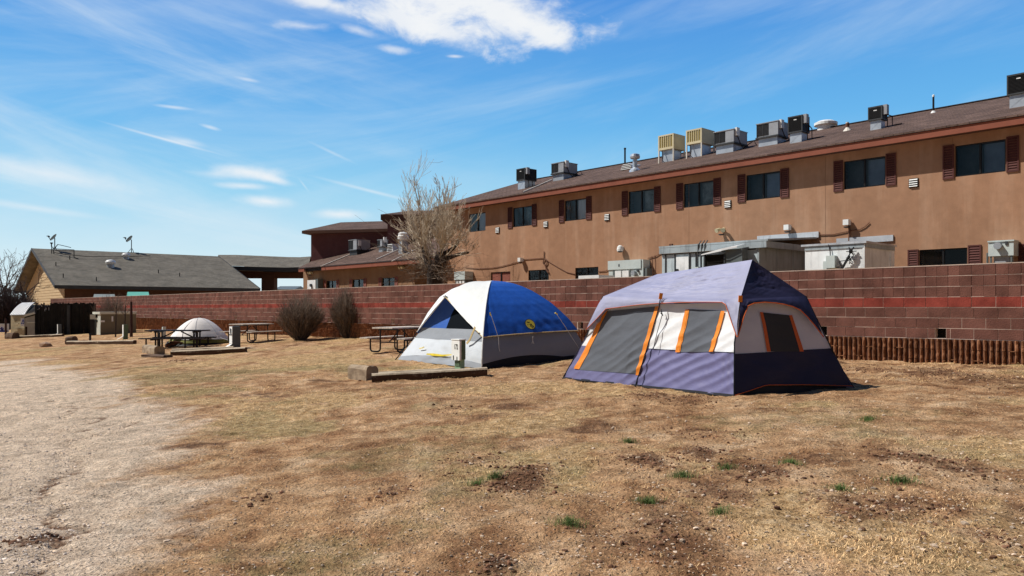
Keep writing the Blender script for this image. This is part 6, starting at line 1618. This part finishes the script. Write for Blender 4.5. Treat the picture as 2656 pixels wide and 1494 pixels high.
# ------------------------------------------------------------------ bare trees and bushes
def tip_dir(d, sp): return (d+Vector((random.gauss(0, sp), random.gauss(0, sp), random.gauss(0, sp)))).normalized()
def limb(mb, p, d, ln, r, depth, up=.15, spread=.55, seg=4, kids=(3, 4), shrink=.62, wig=.10, kid_from=.35, rmin=.004, n=None):
    pts = [p]; rs = [r]; q = p; dd = d
    for i in range(seg):
        dd = (tip_dir(dd, wig)+UPV*up/seg).normalized(); q = q+dd*ln/seg; pts.append(q); rs.append(max(rmin, r*(1-.55*(i+1)/seg) if depth > 0 else r*(1-.8*(i+1)/seg)))
    mb.tube(pts, rs, n or (6 if r > .05 else 4 if r > .015 else 3), cap=False)
    if depth <= 0: return
    for k_ in range(random.randint(*kids)):
        t = kid_from+(1-kid_from)*random.random(); i = min(seg-1, int(t*seg)); b = pts[i].lerp(pts[i+1], t*seg-i)
        base = (pts[i+1]-pts[i]).normalized()
        nd_ = (tip_dir(base, spread)+UPV*up).normalized()
        limb(mb, b, nd_, ln*shrink*random.uniform(.7, 1.25), rs[i]*.62, depth-1, up, spread, max(3, seg-1), kids, shrink, wig, .25, rmin)
TB = 5.0
tu = lambda u, v, b=TB: FR @ fp(u, v, b)
root = tu(1130, 745); root.z = .3
tree = thing('bare_tree', 'tall bare tree with dense pale twigs growing behind the wall at the motel corner', 'tree', root)
tr = MB(); tw = MB(); tk = MB()
random.seed(21)
f0, f1_ = tu(1128, 705), tu(1142, 680)
tr.tube([root, root.lerp(f0, .6), f0, f1_, tu(1145, 655)], [.42, .40, .36, .30, .24], 10)
tr.tube([f0, tu(1115, 690), tu(1104, 660), tu(1100, 640)], [.27, .22, .17, .13], 8)
tr.tube([f1_, tu(1165, 668), tu(1190, 660), tu(1215, 655)], [.14, .10, .08, .05], 6)
tr.tube([tu(1150, 660), tu(1175, 645), tu(1190, 625)], [.13, .09, .06], 6)
forks = [(tu(1145, 655), .20), (tu(1100, 640), .12), (tu(1190, 625), .06), (tu(1215, 655), .05), (tu(1120, 695), .10), (tu(1150, 690), .10), (tu(1108, 665), .12), (tu(1143, 668), .18)]
def shoots(p, r, n, tx, tv, sp, sv=26):
    for i in range(n):
        T = tu(random.gauss(tx, sp), tv+random.gauss(0, sv), TB+random.uniform(-1.8, 1.5)); d = T-p; ln = d.length
        limb(tw, p+Vector((random.gauss(0, .06),)*3), d.normalized(), ln*.66, min(r*.22, .024), 2, .18, .36, 5, (5, 8), .46, .10, .22, .0065)
shoots(forks[0][0], .20, 20, 1148, 545, 38, 34); shoots(forks[1][0], .14, 16, 1084, 555, 38, 34); shoots(forks[6][0], .12, 6, 1036, 606, 18); shoots(forks[2][0], .08, 4, 1208, 580, 20); shoots(forks[3][0], .07, 2, 1250, 610, 12); shoots(forks[7][0], .12, 8, 1160, 606, 40); shoots(forks[4][0], .12, 8, 1085, 618, 38); shoots(tu(1150, 672), .1, 3, 1220, 640, 22, 18)
for tx, tv in ((1088, 462), (1094, 476), (1080, 496), (1145, 456), (1150, 468), (1140, 486), (1160, 496), (1065, 516), (1175, 506), (1156, 476), (1106, 500), (1124, 512), (1186, 530), (1052, 540)):
    p = tu(tx+(1120-tx)*.35, 620); T = tu(tx, tv); d = T-p
    limb(tw, p, d.normalized(), d.length*.92, .026, 2, .05, .26, 6, (6, 9), .24, .05, .38, .006)
for i in range(90):
    p = forks[random.choice((4, 5, 6))][0]+Vector((random.gauss(0, .25), random.gauss(0, .25), random.gauss(-.1, .3))); T = tu(random.gauss(1125, 58), 712+random.gauss(0, 18), TB+random.uniform(-1.2, .8)); d = T-p
    limb(tk, p, d.normalized(), d.length*.8+.3, .014, 1, .25, .5, 4, (3, 5), .5, .18, .2, .005)
tk.build('low_twigs', 'twig_dark', tree, 'world')
tr.build('trunk', 'bark_old', tree, 'world', True); tw.build('crown', 'twig', tree, 'world')
print('tree faces', len(tw.f))
def bush(u, v, wpx, hpx, n, label, m, seed, name='bare_bush', twist=.5):
    random.seed(seed); g = gp(u, v); k = g.y/F; W_, H_ = wpx*k/2, hpx*k
    t = thing(name, label, 'bush', g); mb = MB(); st_ = MB()
    for i in range(n):
        a = random.random()*2*PI; rr = math.sqrt(random.random()); b = g+Vector((math.cos(a)*.22*rr*W_, math.sin(a)*.22*rr*W_, -.05))
        an = random.random()*2*PI; q = math.sqrt(random.random()); hh = H_*(1-.42*q**2.2)*random.uniform(.66, 1.08)*(.80+.34*fb1(an*1.3+seed, q*2, seed, 2))
        T = g+Vector((math.cos(an)*W_*q, math.sin(an)*W_*q, hh)); mid = b.lerp(T, .5)+Vector((math.cos(an), math.sin(an), 0))*W_*.10*q-UPV*0
        P = [b, b.lerp(mid, .6)+Vector((random.gauss(0, .02),)*3), mid, mid.lerp(T, .55)+Vector((random.gauss(0, .03), random.gauss(0, .03), 0)), T]
        r_ = random.uniform(.006, .013)
        (st_ if i % 3 == 0 else mb).tube(P, [r_, r_*.9, r_*.75, r_*.55, .003], 3, cap=False)
        for j in range(4):
            s_ = P[2].lerp(P[4], random.random()*.85) if j else P[1].lerp(P[3], random.random()); d = (T-mid).normalized(); d = tip_dir(d, .38); ln = H_*random.uniform(.12, .26)
            mb.tube([s_, s_+d*ln*.5, s_+d*ln+UPV*.03], [.006, .005, .0025], 3, cap=False)
    st_.build('stems', 'twig_grey', t, 'world'); mb.build('twigs', m, t, 'world')
    return t
bush(780, 882, 126, 120, 560, 'wider dark bare bush, left of the two bushes against the wall', 'twig_dark', 31)
bush(901, 876, 92, 126, 640, 'narrower brown bare bush, right of the two bushes against the wall', 'twig_dark', 32)
bush(288, 861, 96, 98, 260, 'thin bare bush behind the tan utility cabinet', 'twig_dark', 33)
random.seed(5)
for x, lb in ((2030, 'left'), (2190, 'right')):
    g = gp(*C4(x, 775)); k = g.y/F/6.779; t = thing('sapling', f'{lb} of the two thin bare saplings before the tan utility cabinet', 'tree', g); mb = MB(); tw_ = MB()
    mb.tube([g-UPV*.1, g+Vector((.02, 0, 300*k)), g+Vector((.05, 0, 560*k))], [14*k, 11*k, 6*k], 6)
    for i in range(9): limb(tw_, g+Vector((.03, 0, random.uniform(330, 560)*k)), (UPV+Vector((random.gauss(0, .5), random.gauss(0, .4), 0))).normalized(), 170*k, .015, 1, .2, .5, 4, (2, 4), .5, .1, .3, .005)
    mb.build('trunk', 'bark_old', t, 'world'); tw_.build('crown', 'twig_dark', t, 'world')
# bare trees and scrub at the left edge, behind the dumpster
def small_tree(u, vtop, Y, vb, seed, label, spread=.5, n=7, dk='twig_grey'):
    random.seed(seed); b = wp(u, vb, Y); b.z = gz(b.x, b.y); T = wp(u, vtop, Y); H_ = T.z-b.z
    t = thing('bare_tree', label, 'tree', b); mb = MB(); tw_ = MB()
    mb.tube([b, b+UPV*H_*.25, b+Vector((.1, 0, H_*.45)), b+Vector((-.05, 0, H_*.6))], [.16, .13, .10, .07], 8)
    for i in range(n): limb(tw_, b+UPV*H_*random.uniform(.3, .58), (UPV*.9+Vector((random.gauss(0, spread), random.gauss(0, spread), 0))).normalized(), H_*.36, .06, 3, .12, .5, 4, (2, 4), .6, .14, .35, .012)
    mb.build('trunk', 'bark', t, 'world'); tw_.build('crown', dk, t, 'world')
small_tree(14, 668, 66, 860, 61, 'bare forked tree at the far left edge of the campground')
small_tree(64, 705, 70, 860, 62, 'thin bare tree in front of the sided gable', .4, 6, 'twig_purple')
small_tree(-30, 690, 64, 860, 63, 'bare tree cut by the left edge of the photo', .5, 7)
def scrub(u, v, Y, wpx, hpx, n, seed, label):
    random.seed(seed); g = wp(u, v, Y); g.z = gz(g.x, g.y); k = Y/F; W_, H_ = wpx*k/2, (v-hpx)*k; H_ = HC+(VH-hpx)/F*Y-g.z
    t = thing('bare_shrub', label, 'shrub', g); mb = MB(); st_ = MB()
    for i in range(n):
        x0 = random.uniform(-1, 1)*W_; b = g+Vector((x0*.75, random.uniform(-1, 1), -.1)); T = g+Vector((x0+random.gauss(0, .3), random.gauss(0, 1), H_*random.uniform(.55, 1.05)*(1-.35*(x0/W_)**2))); m_ = b.lerp(T, .5)+Vector((random.gauss(0, .2), 0, 0))
        (st_ if i % 5 == 0 else mb).tube([b, m_, T], [.035, .026, .010], 3, cap=False)
        for j in range(6):
            s_ = b.lerp(T, random.uniform(.2, .95)); d = tip_dir(UPV, .8); mb.tube([s_, s_+d*random.uniform(.3, .9)], [.02, .007], 3, cap=False)
    st_.build('stems', 'bark', t, 'world'); mb.build('twigs', 'twig_purple', t, 'world')
scrub(10, 860, 62, 76, 735, 260, 71, 'dark purplish scrub at the left edge behind the leftmost bollard')
scrub(54, 860, 65, 56, 752, 190, 72, 'dark scrub filling the gap between dumpster and gable')
# ------------------------------------------------------------------ light, sky, camera
SUN_E, SUN_H = R(51), Vector((-.997, .075, 0)).normalized()
sd = Vector((SUN_H.x*math.cos(SUN_E), SUN_H.y*math.cos(SUN_E), math.sin(SUN_E)))
sl = bpy.data.lights.new('sun', 'SUN'); sl.energy = 5.0; sl.angle = R(.53); sl.color = (1, .955, .88)
so = bpy.data.objects.new('sun', sl); COL.objects.link(so); so.rotation_euler = (-sd).to_track_quat('-Z', 'Y').to_euler(); so.location = (-30, 10, 40)
W = bpy.data.worlds.new('World'); scene.world = W; W.use_nodes = True
nt = W.node_tree; L = nt.links.new; nt.nodes.clear()
out = nd(nt, 'ShaderNodeOutputWorld'); bg = nd(nt, 'ShaderNodeBackground', Strength=.10); L(bg.outputs[0], out.inputs[0])
sky = nd(nt, 'ShaderNodeTexSky'); sky.sky_type = 'NISHITA'; sky.sun_disc = False; sky.sun_elevation = SUN_E; sky.sun_rotation = math.atan2(SUN_H.x, SUN_H.y)
sky.air_density = 1.0; sky.dust_density = .6; sky.ozone_density = 2.0; sky.altitude = 2000
tc = nd(nt, 'ShaderNodeTexCoord'); sp = nd(nt, 'ShaderNodeSeparateXYZ'); L(tc.outputs['Generated'], sp.inputs[0])
def mth(op, a, b=None, c=None, clamp=False):
    n = nd(nt, 'ShaderNodeMath', operation=op); n.use_clamp = clamp
    for i, v in enumerate((a, b, c)):
        if v is None: continue
        if isinstance(v, (int, float)): n.inputs[i].default_value = v
        else: L(v, n.inputs[i])
    return n.outputs[0]
az = mth('ARCTAN2', sp.outputs[0], sp.outputs[1])                      # azimuth from the view axis, radians
el = mth('ARCSINE', sp.outputs[2])
def comb(x, y, z=0.):
    n = nd(nt, 'ShaderNodeCombineXYZ')
    for i, v in enumerate((x, y, z)):
        if isinstance(v, (int, float)): n.inputs[i].default_value = v
        else: L(v, n.inputs[i])
    return n.outputs[0]
def wnoise(vec, s, d=6., r=.6, dist=0.):
    n = nd(nt, 'ShaderNodeTexNoise', Scale=s, Detail=d, Roughness=r, Distortion=dist); L(vec, n.inputs['Vector']); return n.outputs['Fac']
def smooth(x, a, b, lo=0., hi=1.):
    n = nd(nt, 'ShaderNodeMapRange', interpolation_type='SMOOTHSTEP'); L(x, n.inputs['Value'])
    for k, v in (('From Min', a), ('From Max', b), ('To Min', lo), ('To Max', hi)): n.inputs[k].default_value = v
    return n.outputs[0]
def rgbmix(f, a, b, bl='MIX'):
    x = nd(nt, 'ShaderNodeMix', data_type='RGBA', blend_type=bl)
    for k, v in (('Factor', f), (6, a), (7, b)):
        if isinstance(v, (int, float)): x.inputs[k].default_value = v
        elif isinstance(v, tuple): x.inputs[k].default_value = c4(v)
        else: L(v, x.inputs[k])
    return x.outputs[2]
hs = nd(nt, 'ShaderNodeHueSaturation', Saturation=1.12, Value=1.0); L(sky.outputs[0], hs.inputs['Color'])
rp = nd(nt, 'ShaderNodeValToRGB'); L(mth('MULTIPLY', el, 1/.5, clamp=True), rp.inputs['Fac'])
STOPS = [(0, (.80, .92, .96)), (.12, (.64, .86, .95)), (.28, (.30, .69, .94)), (.46, (.145, .50, .91)), (.78, (.070, .30, .80)), (1, (.05, .22, .68))]
while len(rp.color_ramp.elements) < len(STOPS): rp.color_ramp.elements.new(.5)
for e, (p_, k_) in zip(rp.color_ramp.elements, STOPS): e.position = p_; e.color = c4(k_)
ramp10 = nd(nt, 'ShaderNodeVectorMath', operation='SCALE'); L(rp.outputs[0], ramp10.inputs[0]); ramp10.inputs['Scale'].default_value = 10.
base = rgbmix(.85, hs.outputs[0], ramp10.outputs[0])
WHITE = (9.0, 9.2, 9.4)
# pale haze low down, thin streaky cirrus, individual clouds
haze = smooth(el, .0, .26, .80, .0)
hz_n = mth('MULTIPLY', haze, mth('ADD', .15, mth('MULTIPLY', wnoise(comb(az, mth('MULTIPLY', el, 4.)), 2.2, 4), .35)))
c = rgbmix(hz_n, base, (6.6, 7.9, 8.6))
rot = comb(mth('ADD', mth('MULTIPLY', az, 1.0), mth('MULTIPLY', el, 1.2)), mth('SUBTRACT', mth('MULTIPLY', el, 7.), mth('MULTIPLY', az, 1.7)))
cir = smooth(wnoise(rot, 1.5, 9, .60, .5), .40, .78, 0, .38)
c = rgbmix(cir, c, (7.2, 8.4, 9.2))
rot2 = comb(mth('SUBTRACT', az, el), mth('ADD', mth('MULTIPLY', el, 9.), mth('MULTIPLY', az, 2.2)))
cir2 = mth('MULTIPLY', smooth(wnoise(rot2, 1.4, 8, .6, .4), .44, .80, 0, .58), smooth(az, .10, -.45))
c = rgbmix(cir2, c, (8.0, 8.8, 9.3))
cn = wnoise(comb(az, mth('MULTIPLY', el, 1.7)), 11, 8, .62, .3); cn2 = wnoise(comb(az, mth('MULTIPLY', el, 2.6)), 26, 6, .6)
def px_ae(u, v):
    s, q = (u-UC)/F, (VH-v)/F
    return math.atan2(s, 1), math.asin(q/math.sqrt(1+s*s+q*q))
def cloud(c, u, v, ru, rv, soft, amt, tilt=0., nz=1.2, src=None):
    a0, e0 = px_ae(u, v)
    da = mth('SUBTRACT', az, a0); de = mth('SUBTRACT', el, e0)
    ct, st = math.cos(tilt), math.sin(tilt)
    x = mth('ADD', mth('MULTIPLY', da, ct*F/ru), mth('MULTIPLY', de, st*F/ru)); y = mth('SUBTRACT', mth('MULTIPLY', de, ct*F/rv), mth('MULTIPLY', da, st*F/rv))
    d = mth('SQRT', mth('ADD', mth('MULTIPLY', x, x), mth('MULTIPLY', y, y)))
    d = mth('ADD', d, mth('MULTIPLY', mth('SUBTRACT', src or cn, .5), nz))
    return rgbmix(smooth(d, 1.0, 1.0-soft, 0, amt), c, WHITE)
CL = [(1255, 22, 300, 96, .75, .97, -.20, 2.0), (1030, 48, 170, 52, .8, .9, -.25, 2.3), (1410, 84, 125, 52, .75, .95, -.3, 2.0), (1160, 84, 140, 40, .8, .85, -.25, 2.2), (860, 12, 170, 26, .9, .85, -.15, 2.4), (790, 68, 110, 16, 1., .6, .05, 2.2), (930, 80, 90, 16, 1., .55, -.2, 2.2), (1020, 128, 80, 14, 1., .55, -.1, 2.2),
      (1180, 146, 30, 6, 1., .6, 0, 1.), (640, 446, 115, 23, 1.1, .85, -.05, 1.5), (705, 464, 75, 14, 1.1, .75, -.2, 1.4), (630, 482, 85, 11, 1.2, .65, 0, 1.2), (690, 522, 85, 19, 1.1, .85, -.06, 1.4), (880, 556, 90, 19, 1.1, .85, 0, 1.2), (560, 452, 120, 14, 1.3, .4, .0, 1.6), (478, 368, 70, 14, 1., .55, -.1, .9), (450, 278, 55, 6, 1., .5, -.02, .9), (545, 330, 32, 7, 1., .5, -.2, .9), (640, 206, 36, 6, 1., .4, -.1, .9),
      (120, 450, 250, 36, 1.2, .7, -.12, 1.1), (430, 362, 170, 5, 1.2, .6, -.20, .25), (960, 495, 190, 7, 1.2, .45, -.22, .3), (860, 395, 80, 6, 1.2, .3, -.4, .3), (788, 480, 28, 4, 1.2, .3, -.9, .2), (90, 540, 200, 12, 1.2, .4, -.1, .6)]
for t_ in CL: c = cloud(c, *t_)
dim = mth('MULTIPLY', smooth(sp.outputs[1], -.35, .45, .20, 1.), smooth(el, .45, .95, 1., .5))
dimmed = nd(nt, 'ShaderNodeVectorMath', operation='SCALE'); L(c, dimmed.inputs[0]); L(dim, dimmed.inputs['Scale'])
L(dimmed.outputs[0], bg.inputs['Color'])

cam = bpy.data.cameras.new('camera'); cam.sensor_width = 36; cam.lens = F/2656*36; cam.shift_y = (VH-747)/2656; cam.clip_end = 6000; cam.clip_start = .05
co = bpy.data.objects.new('camera', cam); COL.objects.link(co); co.location = (0, 0, HC); co.rotation_euler = (R(90), 0, 0); scene.camera = co
scene.view_settings.view_transform = 'Standard'; scene.view_settings.look = 'None'; scene.view_settings.exposure = 0; scene.view_settings.gamma = 1
